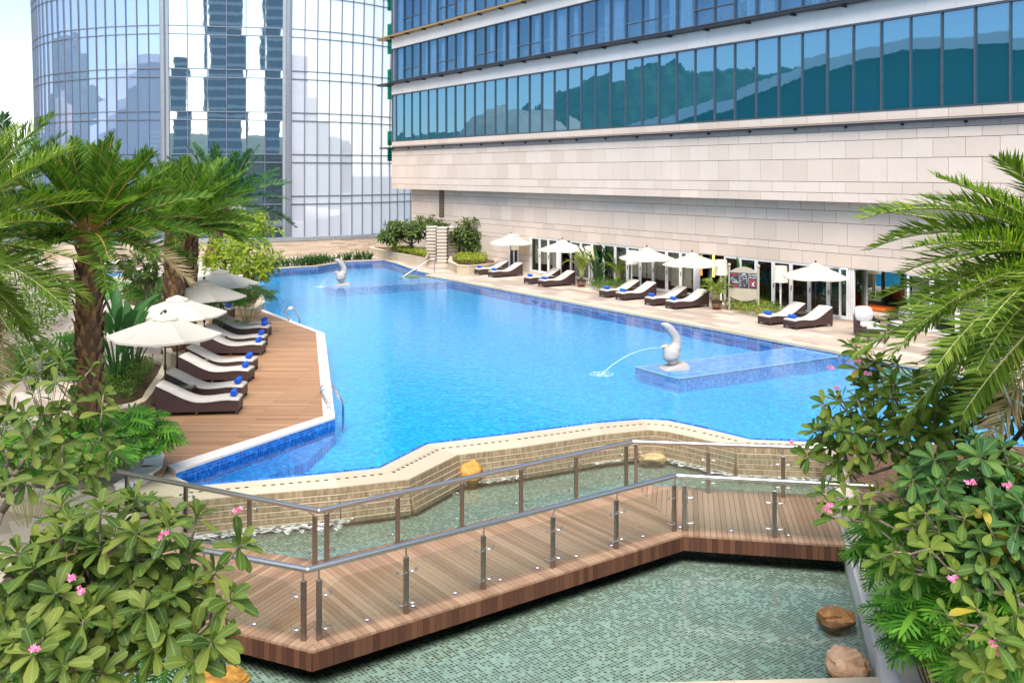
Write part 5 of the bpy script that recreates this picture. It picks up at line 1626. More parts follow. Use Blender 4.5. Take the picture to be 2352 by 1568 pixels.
def jet(p0, p1, top, label):
    s = M(); n = 24
    pts = []
    for k in range(n + 1):
        f = k / n; q = p0.lerp(p1, f); q.z = p0.z * (1 - f) + p1.z * f + top * 4 * f * (1 - f); pts.append(q)
    s.tube(pts, [.007 + .006 * k / n for k in range(n + 1)], 6)
    tag(s.build("water_jet", MAT['jet'], smooth=True), label, "water jet", "arcs of water from the bird statues")
    s = M(); q = p1
    for r in (.10, .2, .32): s.lathe([(r, .004), (r + .02, .014), (r + .045, .004)], 26, (q.x, q.y, WZ), cap=False)
    s.lathe([(.0, .03), (.05, .025), (.09, .006)], 12, (q.x, q.y, WZ), cap=False)
    kind(s.build("splash_foam", MAT['foam'], smooth=True), 'stuff')
beak = b1 + Matrix.Rotation(radians(14), 3, 'Z') @ V((-.45, 0, .67))
e1 = G(1382, 859, WZ); jet(beak, e1, .22, "thin arc of water from the near bird statue into the pool")
beak = b2 + Matrix.Rotation(radians(12), 3, 'Z') @ V((-.45, 0, .67))
e2 = G(737, 658.5, WZ); jet(beak, e2, .1, "thin arc of water from the far bird statue into the pool")
# stacked-slab columns
for i, (xd, yd, lab) in enumerate([(991.5, 602, "left stone column of stacked pale and tan slabs at the far planter"), (1016, 606.5, "middle stone column of stacked slabs standing farthest forward"), (1043, 604, "right stone column of stacked slabs partly behind the small tree")]):
    p = G(xd, yd, 0); w, dp = .68, .9
    t = thing("stone_column", lab, "stone column", p, "stacked-slab columns at the far planter")
    a = M(); b = M(); z = 0; k = 0
    rz_ = radians(-6)
    for k in range(11):
        a.box((p.x, p.y + dp / 2, z + .075), (w - .07, dp - .06, .15), rz_); b.box((p.x, p.y + dp / 2, z + .185), (w + random.uniform(-.02, .03), dp + random.uniform(-.01, .02), .07), rz_); z += .22
    a.build("tan_slab", MAT['slab_tan'], t); b.build("pale_slab", MAT['slab_white'], t)
# rocks
def rock(px, z, w, h, dpt, mat, label, seed, flat_=.5):
    p = G(px[0], px[1], z); s = M(); rr = []
    n, mm = 30, 18
    for i in range(mm + 1):
        th = pi * i / mm
        row = []
        for j in range(n):
            d = V((sin(th) * cos(2 * pi * j / n), sin(th) * sin(2 * pi * j / n), cos(th)))
            k = 1 + .34 * noise.noise(d * 1.2 + V((seed, seed * 2.1, 0))) + .14 * noise.noise(d * 2.9 + V((seed, 0, 3))) + .05 * noise.noise(d * 7 + V((seed, 5, 3)))
            q = V((sgn(d.x) * abs(d.x) ** .8, sgn(d.y) * abs(d.y) ** .8, sgn(d.z) * abs(d.z) ** .75)) * k
            row.append((p.x + q.x * w / 2, p.y + q.y * dpt / 2, z - .05 + h * .42 + q.z * h * .58))
        rr.append(row)
    s.loft(rr, True, True, True)
    tag(s.build("rock", MAT[mat], None, True, auto=35), label, "rock", "boulders in the mosaic pond")
rock((1081, 1103), PZ, .50, .46, .42, 'rock_gold', "golden rounded boulder at the foot of the spillway wall", 1.7)
rock((1500, 1054), PZ, .66, .16, .5, 'rock_cream', "flat cream boulder under the spillway's far bend", 5.2)
rock((1921, 1426), PZ, .52, .21, .42, 'rock_brown', "low brown wedge-shaped boulder near the right pond curb", 9.4)
rock((1946, 1545), PZ, .53, .34, .5, 'rock_pink', "peach boulder with wet brown foot in the right front corner of the pond", 3.3)
rock((1935, 1142), PZ, .75, .22, .5, 'rock_cream', "pale boulder beyond the bridge beneath the right-hand branches", 6.6)
rock((500, 1580), PZ, .75, .24, .6, 'rock_gold', "golden boulder at the bottom left of the pond under the leaves", 8.8)
# ---------------------------------------------------------------- walls and planters
def wall_run(name, pts, h, th, mat, label, cat, cap=None, z0=0.0, course=.2):
    t = thing(name, label, cat, V((pts[0].x, pts[0].y, z0)))
    s = M()
    for i in range(len(pts) - 1):
        a, b = pts[i], pts[i + 1]; d = b - a; d.z = 0; L = d.length; d.normalize(); nn = V((d.y, -d.x, 0))
        nz = max(1, round(h / course))
        for r in range(nz):
            k = 0; x = -random.random() * .5
            while x < L:
                w = random.uniform(.5, 1.3); x0, x1 = max(0, x), min(L, x + w); x += w
                if x1 - x0 < .03: continue
                pr = random.uniform(0, .025)
                q = [a + d * x0 + nn * pr, a + d * (x1 - .004) + nn * pr, a + d * (x1 - .004) - nn * th, a + d * x0 - nn * th]
                za, zb = z0 + h * r / nz, z0 + h * (r + 1) / nz - .004
                s.hexa([V((v.x, v.y, za)) for v in q] + [V((v.x, v.y, zb)) for v in q])
    s.build("stonework", MAT[mat], t)
    if cap:
        s = M()
        for i in range(len(pts) - 1):
            a, b = pts[i], pts[i + 1]; d = (b - a); d.z = 0; d.normalize(); nn = V((d.y, -d.x, 0))
            q = [a + nn * .05, b + nn * .05, b - nn * (th + .03), a - nn * (th + .03)]
            s.hexa([V((v.x, v.y, z0 + h)) for v in q] + [V((v.x, v.y, z0 + h + cap[1])) for v in q])
        s.build("cap", MAT[cap[0]], t)
    return t
MAT['wall_strip'] = stone("split_stone", (.44, .345, .25), (.56, .46, .355), (.33, .245, .165), stain=.35, streak=False)
bw = [G(600, 0, 0) for _ in range(0)]
def PY(x, Y): return V(((x - CX) / FPX * Y, Y, 0))
wall_run("garden_wall", [PY(-300, 66), PY(230, 66.5), PY(600, 68.2), PY(862, 72.2), PY(940, 72.6)], 1.12, .4, 'wall_strip', "long low wall of split stone strips in front of the glass tower", "garden wall", ('grey_metal', .26), course=.11)
wall_run("garden_wall", [PY(60, 52), PY(200, 55), PY(330, 62)], .5, .4, 'wall_strip', "low stepped stone wall behind the palms on the left terrace", "garden wall", ('slab_white', .08), course=.12)
def planter(name, px, ztop, label, th=.32, mat='sand', soil=True, rev=False, z0=0.0, close=False):
    P = [G(x, y, ztop) for x, y in px]
    t = thing(name, label, "planter", V((P[0].x, P[0].y, z0)))
    c = sum(P, V((0, 0, 0))) / len(P)
    s = M(); n = len(P)
    Q = [p + (c - p).normalized() * th for p in P]
    for i in range(n):
        j = (i + 1) % n
        a, b, c2, d = P[i], P[j], Q[j], Q[i]
        L = (b - a).length; m_ = max(1, int(L / .7))
        for k in range(m_):
            f0, f1 = k / m_, (k + 1) / m_ - .004 / max(.1, L)
            q = [a.lerp(b, f0), a.lerp(b, f1), d.lerp(c2, f1), d.lerp(c2, f0)]
            s.hexa([V((v.x, v.y, z0)) for v in q] + [V((v.x, v.y, ztop - .05)) for v in q])
    s.build("wall", MAT[mat], t)
    s = M()
    for i in range(n):
        j = (i + 1) % n
        q = [P[i] + (P[i] - c).normalized() * .03, P[j] + (P[j] - c).normalized() * .03, Q[j], Q[i]]
        s.hexa([V((v.x, v.y, ztop - .047)) for v in q] + [V((v.x, v.y, ztop)) for v in q])
    s.build("coping", MAT['coping_cream'], t)
    s = M(); s.prism(flat(Q), z0, ztop - .10); s.build("soil", MAT['soil'], t)
    return P
planter("curved_planter", [(383, 828), (381, 853), (346, 905), (333, 920), (307, 931), (270, 938), (196, 930), (150, 890), (200, 840), (330, 812)], .40, "curved beige stone planter with clipped hedge beside the nearest loungers", .36)
planter("round_planter", [(371, 789), (376, 802), (392, 812), (420, 815), (445, 808), (458, 796), (458, 784), (430, 772), (390, 774)], .42, "rounded beige stone planter behind the second parasol", .3)
planter("palm_planter", [(262, 697), (300, 707), (345, 712), (400, 725), (470, 715), (530, 706), (585, 709), (608, 693), (602, 676), (560, 655), (480, 640), (380, 630), (300, 650)], .36, "large stone planter with palms at the pool's left bend", .4)
planter("far_planter", [(849, 569), (905, 580), (979, 593), (990, 575), (960, 555), (900, 552), (862, 556)], .55, "long raised stone bed with a frangipani at the far end", .35)
planter("round_corner_planter", [(1029, 600), (1050, 609), (1078, 610.5), (1143, 605), (1141, 589), (1085, 583), (1035, 584)], .50, "low rounded stone planter beside the hotel wall with a small tree", .35)
# paddling pool
p = G(268, 632, 0)
t = thing("paddling_pool", "small round paddling pool on the left terrace behind the palms", "paddling pool", p)
s = M(); s.lathe([(2.2, 0), (2.2, .09), (1.75, .09), (1.7, .02)], 40, p, cap=False); s.build("rim", MAT['coping_cream'], t)
s = M(); s.lathe([(.001, .03), (1.72, .03)], 40, p, cap=False); s.build("water", MAT['kids'], t)
# low white plinth box and bench curb near the left trunk
p = G(185, 1010, 0); s = M(); s.box((p.x, p.y, .35), (.24, .24, .7), .3, .015); tag(s.build("bollard_light", MAT['beige_paint']), "pale square garden bollard beside the rough palm trunk", "bollard")
wall_run("bench_curb", [G(-40, 1120, .3), G(140, 1160, .3), G(250, 1215, .3)], .3, .5, 'sand', "low sandstone curb below the bare branches at the left edge", "curb", ('coping_cream', .05))
wall_run("bed_curb", [G(300, 1120, .1), G(366, 1076, .1), G(372, 1052, .1), G(352, 1030, .1)], .12, .3, 'coping_white', "pale curved curb where the lobed shrub meets the timber deck", "curb", ('coping_white', .04))
# spot lights in the far bed
for (x, y, lab) in ((925, 560.5, "small lit garden spotlight at the left end of the far bed"), (900, 558.5, "small garden spotlight behind the far bed's wall")):
    p = G(x, y, .55); t = thing("spotlight", lab, "spotlight", V((p.x, p.y, .45)))
    s = M(); s.tube([(p.x, p.y, .45), (p.x, p.y, .62)], .025, 8); s.lathe([(.03, .62), (.09, .68), (.09, .80), (.08, .80)], 12, (p.x, p.y, 0)); s.build("housing", MAT['dark_metal'], t)
    s = M(); s.add(*_ball((p.x, p.y - .03, .78), .075, 10)); s.build("lamp", MAT['lamp_warm'] if x > 910 else MAT['white_paint'], t)
# ---------------------------------------------------------------- vegetation
GA = 2.39996
def perp(d):
    a = d.cross(V((0, 0, 1)))
    if a.length < .05: a = d.cross(V((0, 1, 0)))
    return a.normalized()
OBO = [(0, .10), (.15, .24), (.40, .68), (.68, 1.0), (.88, .86), (1.0, .22)]
OBO_LO = [(0, .12), (.55, 1.0), (1.0, .15)]
def leaf(m, base, d, up, L, W, droop=.3, prof=OBO, fold=.22, uv=True):
    d = d.normalized(); sx = d.cross(up)
    if sx.length < .05: sx = perp(d)
    sx.normalize(); nz = sx.cross(d).normalized()
    b = len(m.v); p = V(base); n = len(prof); last = 0
    for i, (t, w) in enumerate(prof):
        st = (t - last) * L; last = t
        dd = (d - V((0, 0, 1)) * droop * t).normalized()
        p = p + dd * st
        nn = sx.cross(dd).normalized()
        h = W * w
        for k, q in enumerate((-1, 0, 1)):
            m.v.append(p + sx * h * q + nn * (fold * h * abs(q)))
            if m.uv is not None: m.uv.append((q * w, t))
    for i in range(n - 1):
        for k in (0, 1):
            a = b + i * 3 + k
            m.f.append((a, a + 1, a + 4, a + 3))
def rosette(m, pos, ax, n, L, rnd, lo=False):
    ax = ax.normalized(); ex = perp(ax); ey = ax.cross(ex)
    for k in range(n):
        a = k * GA + rnd.random() * .4
        f = (k + .5) / n
        el = radians(72 - 78 * f + rnd.uniform(-10, 10))
        r = ex * cos(a) + ey * sin(a)
        d = ax * sin(el) + r * cos(el)
        l = L * (.55 + .5 * min(1, f * 1.6)) * rnd.uniform(.8, 1.12)
        leaf(m, pos - ax * (.05 * f), d, ax, l, l * rnd.uniform(.175, .22), .25 + .35 * f + rnd.uniform(0, .2), OBO_LO if lo else OBO)
def flowers(pos, rnd, parent, n=6, s=.026):
    m = M(); m.uv = None
    for k in range(n):
        c = pos + V((rnd.uniform(-1, 1), rnd.uniform(-1, 1), rnd.uniform(0, 1.1))) * s * 1.35
        ax = (V((rnd.uniform(-1, 1), rnd.uniform(-1.2, .4), rnd.uniform(.1, 1)))).normalized(); ex = perp(ax); ey = ax.cross(ex)
        for j in range(5):
            a = 2 * pi * j / 5; r = ex * cos(a) + ey * sin(a); t = ex * -sin(a) + ey * cos(a)
            m.quad(c, c + r * s * .55 + t * s * .33 + ax * s * .15, c + r * s * 1.05 + ax * s * .1, c + r * s * .55 - t * s * .28 + ax * s * .15)
    m.build("flower_cluster", MAT['petal'], parent)
def plumeria(name, label, root, blobs, L, mat, bark='bark', seed=1, nl=(8, 12), flw=0, r0=.05, lo=False, extra=None, fpts=()):
    """blobs: (centre, radii, tips, sep)"""
    rnd = random.Random(seed)
    t = thing(name, label, "tree", V(root), None)
    tips = []
    for c, rad, n, sep in blobs:
        tries = 0; got = 0
        while got < n and tries < n * 60:
            tries += 1
            d = V((rnd.gauss(0, 1), rnd.gauss(0, 1), rnd.gauss(0, 1))).normalized()
            k = rnd.random() ** .33
            k *= 1 + .28 * noise.noise(d * 1.7 + V((seed * 3.3, 0, 0)))
            p = V(c) + V((d.x * rad[0], d.y * rad[1], d.z * rad[2])) * k
            if any((p - q).length < sep for q, _ in tips): continue
            ax = (p - V(c)).normalized() * .8 + V((0, -.25, 1.0)) + V((rnd.uniform(-.4, .4), rnd.uniform(-.4, .4), 0))
            tips.append((p, ax.normalized())); got += 1
    if extra: tips += extra
    # branching skeleton
    root = V(root); ctr = sum((p for p, _ in tips), V((0, 0, 0))) / len(tips)
    nodes = [root]; par = [-1]
    fork = root.lerp(ctr, .38); fork.z = root.z + (min(p.z for p, _ in tips) - root.z) * .7 if min(p.z for p, _ in tips) > root.z + .3 else root.z + .25
    nodes.append(fork); par.append(0)
    leafnode = []
    for p, ax in sorted(tips, key=lambda q: (q[0] - fork).length):
        best = min(range(1, len(nodes)), key=lambda i: (nodes[i] - p).length + .35 * (nodes[i] - fork).length + (2 if nodes[i].z > p.z + .15 else 0))
        q = nodes[best]; d = (p - q).length
        mid = q.lerp(p, .5) - ax * d * .10 + V((rnd.uniform(-1, 1), rnd.uniform(-1, 1), 0)) * d * .06 - V((0, 0, d * .06))
        nodes.append(mid); par.append(best)
        nodes.append(p); par.append(len(nodes) - 2)
        leafnode.append((len(nodes) - 1, p, ax))
    cnt = [0] * len(nodes)
    for i, _, _ in leafnode:
        j = i
        while j != -1: cnt[j] += 1; j = par[j]
    m = M()
    tr = lambda i: max(.010, r0 * sqrt(cnt[i] / max(1, len(tips)))) if cnt[i] else .010
    for i in range(1, len(nodes)):
        a, b = nodes[par[i]], nodes[i]
        m.tube([a, a.lerp(b, .5) + V((rnd.uniform(-1, 1), rnd.uniform(-1, 1), rnd.uniform(-1, 1))) * .02 * (b - a).length, b], [min(tr(par[i]), tr(i) * 1.5), tr(i) * 1.15, tr(i)], 5 if lo else 7, True)
    m.build("trunk", MAT[bark], t, True)
    m = M(); m.uv = []
    for p, ax in tips: rosette(m, p, ax, rnd.randint(*nl), L, rnd, lo)
    m.build("foliage", MAT[mat], t, True)
    pts = rnd.sample(tips, min(flw, len(tips))) if flw else []
    for p, ax in pts: flowers(p + ax * L * .55, rnd, t)
    for p in fpts: flowers(V(p), rnd, t, 7, .026)
    return t
# -------- pinnate palms
def frond(mr, ml, base, d0, L, rnd, nleaf=46, wl=.42, lw=.016, sag=1.0, twist=0.0):
    p = V(base); d = d0.normalized(); n = 14; st = L / n
    side = perp(d); pts = [p.copy()]; dirs = [d.copy()]
    for i in range(n):
        f = i / n
        d = (d + V((0, 0, -1)) * sag * (.022 + .075 * f)).normalized()
        p = p + d * st; pts.append(p.copy()); dirs.append(d.copy())
    mr.tube(pts, [.024 * (1 - .9 * i / n) + .003 for i in range(n + 1)], 4)
    for k in range(nleaf):
        f = .16 + .84 * (k + .5) / nleaf
        x = f * n; i = min(int(x), n - 1); q = pts[i].lerp(pts[i + 1], x - i); dd = dirs[i].lerp(dirs[i + 1], x - i).normalized()
        s0 = side - dd * side.dot(dd); s0.normalize(); up = s0.cross(dd).normalized()
        if up.z < 0: up = -up
        if twist: c_, s_ = cos(twist), sin(twist); s0, up = s0 * c_ + up * s_, up * c_ - s0 * s_
        ll = wl * (.35 + .65 * sin(pi * min(1, .10 + f * .86)) ** .7) * rnd.uniform(.85, 1.1)
        if f > .9: ll *= .75
        for sg in (-1, 1):
            fw = .75 + .5 * f + rnd.uniform(-.15, .15)
            dl = (s0 * sg + dd * fw + up * rnd.uniform(.15, .75)).normalized()
            wv = dl.cross(up); wv = wv.normalized() if wv.length > .05 else s0
            wv = (wv + up * rnd.uniform(-.5, .5)).normalized()
            b = len(ml.v); w = lw * rnd.uniform(.8, 1.2)
            m1 = q + dl * ll * .45 - V((0, 0, .02 * ll)); tip = q + dl * ll - V((0, 0, ll * rnd.uniform(-.02, .16)))
            ml.v.extend([q - wv * w * .5, q + wv * w * .5, m1 + wv * w, m1 - wv * w, tip])
            ml.f.extend([(b, b + 1, b + 2, b + 3), (b + 3, b + 2, b + 4)])
def palm(label, base, top, r, n, L, mat, seed, boots='boot', nleaf=46, wl=.42, lw=.016, dead=3, el=(82, -28), rachis='rachis', aim=None, trunk=True, group="date palms around the pool"):
    rnd = random.Random(seed); base, top = V(base), V(top)
    t = thing("palm_tree", label, "palm", base, group)
    m = M(); H = (top - base).length; nn = 12
    m.tube([base.lerp(top, i / nn) for i in range(nn + 1)], [r * (1.0 + .12 * sin(i * 2.1) + (.25 if i == 0 else 0)) * (.86 if i == nn else 1) for i in range(nn + 1)], 14)
    tr = m.build("trunk", MAT['palmtrunk'], t, True)
    m = M(); axis = (top - base).normalized(); ex = perp(axis); ey = axis.cross(ex)
    nb = int(H / .024)
    for k in range(nb):
        a = k * GA * 1.0 + rnd.uniform(-.2, .2); z = H * (k + rnd.random()) / nb
        c = base + axis * z + (ex * cos(a) + ey * sin(a)) * r * .92
        o = ex * cos(a) + ey * sin(a); tt = axis.cross(o)
        h = rnd.uniform(.18, .36); w = rnd.uniform(.05, .10); oo = rnd.uniform(.04, .12)
        A = c + tt * w; B = c - tt * w; T1 = c + axis * h + o * oo + tt * w * .5; T2 = c + axis * h + o * oo - tt * w * .5
        I1, I2 = T1 - o * .03, T2 - o * .03
        mid = c + axis * h * .5 + o * (oo * .35 + .02)
        b = len(m.v); m.v.extend([A, B, mid - tt * w * .8, mid + tt * w * .8, T2, T1, I2 - axis * .03, I1 - axis * .03])
        m.f.extend([(b, b + 1, b + 2, b + 3), (b + 3, b + 2, b + 4, b + 5), (b + 5, b + 4, b + 6, b + 7)])
    m.build("leaf_bases", MAT[boots], tr)
    mr, ml, md = M(), M(), M()
    for k in range(n):
        f = (k + .5) / n
        a = k * GA + rnd.uniform(-.25, .25)
        e = radians(el[0] + (el[1] - el[0]) * f ** .85 + rnd.uniform(-7, 7))
        d = V((cos(a) * cos(e), sin(a) * cos(e), sin(e)))
        l = L * rnd.uniform(.82, 1.08) * (.8 + .2 * min(1, f * 3))
        b0 = top + V((cos(a), sin(a), 0)) * r * .5 + V((0, 0, .25 * (1 - f)))
        tgt = md if (k >= n - dead) else ml
        frond(mr, tgt, b0, d, l, rnd, nleaf, wl, lw, rnd.uniform(.75, 1.25) * (1.6 if tgt is md else (.4 + .5 * f)), rnd.uniform(-.5, .5))
    if aim:
        for q, sg in aim:
            d = (V(q) - top); l = d.length; d = d.normalized() + V((0, 0, .32 * sg)); frond(mr, ml, top + V((0, 0, .1)), d, l * 1.05, rnd, nleaf + 8, wl, lw, sg, rnd.uniform(-.4, .4))
    cr = ml.build("crown", MAT[mat], t)
    mr.build("frond_stems", MAT[rachis], cr)
    if md.v: md.build("dry_fronds", MAT['straw'], cr)
    return t
PB = lambda x, Y, z: V(((x - CX) / FPX * Y, Y, z))
palm("rough-trunked date palm in the middle left, tallest beside the nearest parasol", PB(203, 19, .1), PB(206, 19, 4.72), .24, 56, 2.15, 'palm', 5, 'boot', 62, .42, .018, 1, el=(84, -8), rachis='rachis_or')
palm("stout date palm with golden trunk rising behind the left parasols", PB(398, 31, .2), PB(403, 31, 4.12), .31, 60, 2.7, 'palm', 8, 'boot_gold', 54, .48, .021, 0, el=(84, 2))
palm("date palm with brown trunk just right of the golden-trunked palm", PB(428, 32.4, .2), PB(436, 32.6, 4.1), .28, 44, 2.7, 'palm', 9, 'boot', 48, .48, .021, 1, el=(84, 2))
palm("farthest date palm with slim trunk in front of the curved glass tower", PB(462, 44, .2), PB(515, 44.5, 4.5), .28, 44, 3.3, 'palm_blue', 12, 'boot', 44, .54, .027, 0, el=(80, 2))
palm("big date palm at the left edge with drooping olive fronds near the camera", PB(-140, 16.5, .1), PB(-150, 16.5, 4.7), .26, 70, 3.0, 'palm_olive', 15, 'boot', 64, .46, .016, 5, el=(84, -55))
palm("bluish date palm at the far left edge, its fronds against the sky", PB(-25, 27, .1), PB(-20, 27, 5.2), .27, 48, 3.0, 'palm_blue', 18, 'boot', 54, .48, .02, 1)
palm("date palm at the right edge reaching over the frangipani", PB(2520, 11.2, .1), PB(2540, 11.2, 4.75), .26, 54, 2.8, 'palm_olive', 22, 'boot', 64, .46, .015, 3, el=(34, -42),
     aim=[(AT(1998, 500, 10.6), 1.0), (AT(2005, 575, 11.2), 1.1), (AT(2060, 830, 9.9), .8), (AT(2105, 720, 10.4), .9), (AT(2310, 392, 11.0), .5), (AT(2075, 640, 11.5), 1.0), (AT(2160, 860, 9.6), 1.0), (AT(2200, 470, 11.4), .8), (AT(2060, 545, 12.0), 1.1), (AT(2250, 870, 9.4), 1.0), (AT(2130, 760, 9.8), .9), (AT(2150, 640, 10.2), .9), (AT(2120, 700, 11.2), 1.0), (AT(2230, 560, 10.8), .7), (AT(2090, 790, 10.0), .9), (AT(2260, 780, 9.2), .9)])
for k, (a, b) in enumerate(((AT(2308, 900, 11), AT(2352, 1000, 11.2)), (AT(2395, 930, 10.2), AT(2330, 1010, 10.6)))):
    s = M(); a2 = a + (a - b).normalized() * .8; b2 = b + (b - a).normalized() * 1.2; s.tube([a2, b2], .028, 8)
    tag(s.build("support_pole", MAT['steel_bright'] if k == 0 else MAT['bronze'], smooth=True), ["slanting steel prop under the right-hand palm", "dark slanting prop leaning toward the right edge"][k], "prop", "props of the right-hand palm")
# -------- frangipani
plumeria("frangipani_tree", "broad frangipani filling the bottom left corner, glossy paddle-shaped leaves", AT(250, 2050, 8.4), [
    (AT(300, 1300, 8.5), (.98, .75, .70), 78, .165), (AT(120, 1370, 8.2), (.75, .6, .58), 34, .17), (AT(420, 1440, 8.0), (.50, .5, .5), 16, .19), (AT(150, 1500, 7.6), (.6, .5, .35), 14, .2)],
    .25, 'plum', 'bark', 3, (8, 13), 0, .06, fpts=[AT(165, 1330, 7.6), AT(185, 1362, 7.6), AT(80, 1492, 7.0), AT(548, 1175, 8.6), AT(378, 1232, 8.0)])
plumeria("frangipani_tree", "sparse frangipani with bare grey branches at the left edge below the big palm", AT(-60, 1330, 12.6), [
    (AT(100, 940, 13.2), (1.05, .8, .70), 38, .22), (AT(40, 1060, 12.6), (.6, .5, .4), 8, .25), (AT(200, 1060, 13), (.45, .5, .4), 9, .2)], .28, 'plum', 'twig', 5, (6, 9), 0, .05)
plumeria("frangipani_tree", "tall frangipani with pink flowers on the right, its leaves against the pool", AT(2300, 1250, 11.6), [
    (AT(2120, 960, 12.2), (1.35, 1.0, .72), 84, .17), (AT(1935, 1010, 12.0), (.55, .6, .50), 18, .17), (AT(2300, 900, 12.6), (.8, .7, .45), 30, .17), (AT(1975, 850, 12.3), (.33, .4, .33), 7, .18)],
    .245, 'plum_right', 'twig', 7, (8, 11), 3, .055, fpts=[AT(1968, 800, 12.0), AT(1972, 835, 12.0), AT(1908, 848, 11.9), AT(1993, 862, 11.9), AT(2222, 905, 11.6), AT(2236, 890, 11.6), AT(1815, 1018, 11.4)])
plumeria("frangipani_tree", "dark green frangipani at the right edge in front of the tall flowering one", AT(2450, 1500, 9.6), [
    (AT(2250, 1120, 10.0), (.85, .7, .55), 62, .15), (AT(2330, 1240, 9.3), (.5, .5, .42), 24, .17)],
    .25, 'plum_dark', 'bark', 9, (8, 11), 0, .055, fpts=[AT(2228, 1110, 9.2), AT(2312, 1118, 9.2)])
plumeria("frangipani_tree", "leggy frangipani with bare pale twigs low on the right over the pond", AT(2480, 1480, 8.9), [
    (AT(2230, 1250, 9.4), (.90, .6, .42), 32, .18), (AT(1985, 1150, 10.6), (.55, .5, .38), 12, .2), (AT(2290, 1450, 8.3), (.45, .5, .42), 20, .18)],
    .22, 'plum_right', 'twig', 13, (6, 9), 0, .04, fpts=[AT(1910, 1165, 10.2), AT(1905, 1178, 10.2), AT(2280, 1486, 7.9), AT(2290, 1502, 7.9), AT(2190, 1332, 8.8)])
plumeria("frangipani_tree", "lime green frangipani leaning over the pool left of the far bird statue", AT(530, 665, 38.5), [
    (AT(545, 590, 38), (1.75, 1.4, .80), 120, .2), (AT(595, 615, 38), (.8, .7, .55), 26, .22)], .32, 'plum_lime', 'bark', 17, (7, 10), 0, .08, True)
plumeria("frangipani_tree", "lime green frangipani in front of the tower's right fin", AT(545, 590, 52), [
    (AT(560, 520, 52), (1.8, 1.2, .85), 110, .22)], .36, 'plum_lime', 'bark', 19, (7, 10), 1, .08, True)
plumeria("frangipani_tree", "bushy frangipani left of the golden palm trunk", AT(340, 700, 37), [
    (AT(335, 612, 37), (1.05, .9, .72), 56, .25)], .30, 'plum_far', 'bark', 23, (7, 10), 0, .07, True)
plumeria("frangipani_tree", "wide frangipani in the far raised bed left of the stone columns", AT(945, 572, 66.5), [
    (AT(958, 524, 66.5), (2.25, 1.4, .80), 150, .2), (AT(900, 540, 66.5), (1.0, .9, .5), 34, .2)], .44, 'plum_far', 'bark', 27, (7, 10), 2, .10, True)
plumeria("frangipani_tree", "rounded frangipani in the round planter right of the stone columns", AT(1082, 592, 64), [
    (AT(1092, 540, 64), (1.75, 1.2, 1.1), 150, .2)], .42, 'plum_far', 'bark', 31, (7, 10), 0, .10, True)
# -------- big paddle-leaved plants
PAD = [(0, .1), (.12, .62), (.35, 1.0), (.6, .95), (.85, .6), (1.0, .06)]
def paddle_plant(label, base, n, H, LL, spread, seed, lw=.30):
    rnd = random.Random(seed); base = V(base)
    t = thing("banana_plant", label, "plant", base, "paddle-leaved plants in the beds")
    ms, ml = M(), M()
    for k in range(n):
        a = k * GA + rnd.uniform(-.4, .4); f = rnd.uniform(.35, 1.0); h = H * rnd.uniform(.45, .82)
        o = V((cos(a), sin(a), 0)); b0 = base + o * rnd.uniform(.02, .16) + V((0, 0, -.05))
        p1 = b0 + o * spread * f * .22 + V((0, 0, h * .55)); p2 = b0 + o * spread * f * .62 + V((0, 0, h))
        ms.tube(smooth_interp([b0, p1, p2], 4), smooth_r([.035, .022, .012], 4), 6)
        d = ((p2 - p1).normalized() + o * .22 * f + V((0, 0, .7))).normalized()
        l = LL * rnd.uniform(.75, 1.15)
        up = (V((0, 0, 1)) - o * .6 + V((rnd.uniform(-.5, .5), rnd.uniform(-.8, .1), 0))).normalized()
        leaf(ml, p2, d, up, l, l * lw * .48 * rnd.uniform(.8, 1.15), rnd.uniform(.1, .9), PAD, .45)
    fo = ml.build("foliage", MAT['paddle'], t, True); ms.build("stems", MAT['paddle'], t, True)
    return t
paddle_plant("banana-like clump in the curved planter behind the nearest parasol", G(268, 893, .3), 19, 2.2, .95, 1.0, 3)
paddle_plant("second banana-like clump farther back in the curved planter", G(305, 862, .3), 16, 2.1, .9, .9, 4)
paddle_plant("small banana-like clump in front of the golden palm trunk", G(352, 704, .26), 9, 1.3, 1.0, .6, 5)
paddle_plant("banana-like clump left in the bed along the glazed front", G(1375, 652, 0), 17, 1.75, .95, 1.1, 6)
paddle_plant("banana-like clump right in the bed along the glazed front", G(1408, 650, 0), 17, 2.0, .95, .9, 7)
paddle_plant("banana-like clump behind the notice board", G(1716, 700, 0), 9, 2.1, .85, .6, 8)
paddle_plant("banana-like clump right of the notice board", G(1760, 700, 0), 11, 1.75, .85, .75, 9)
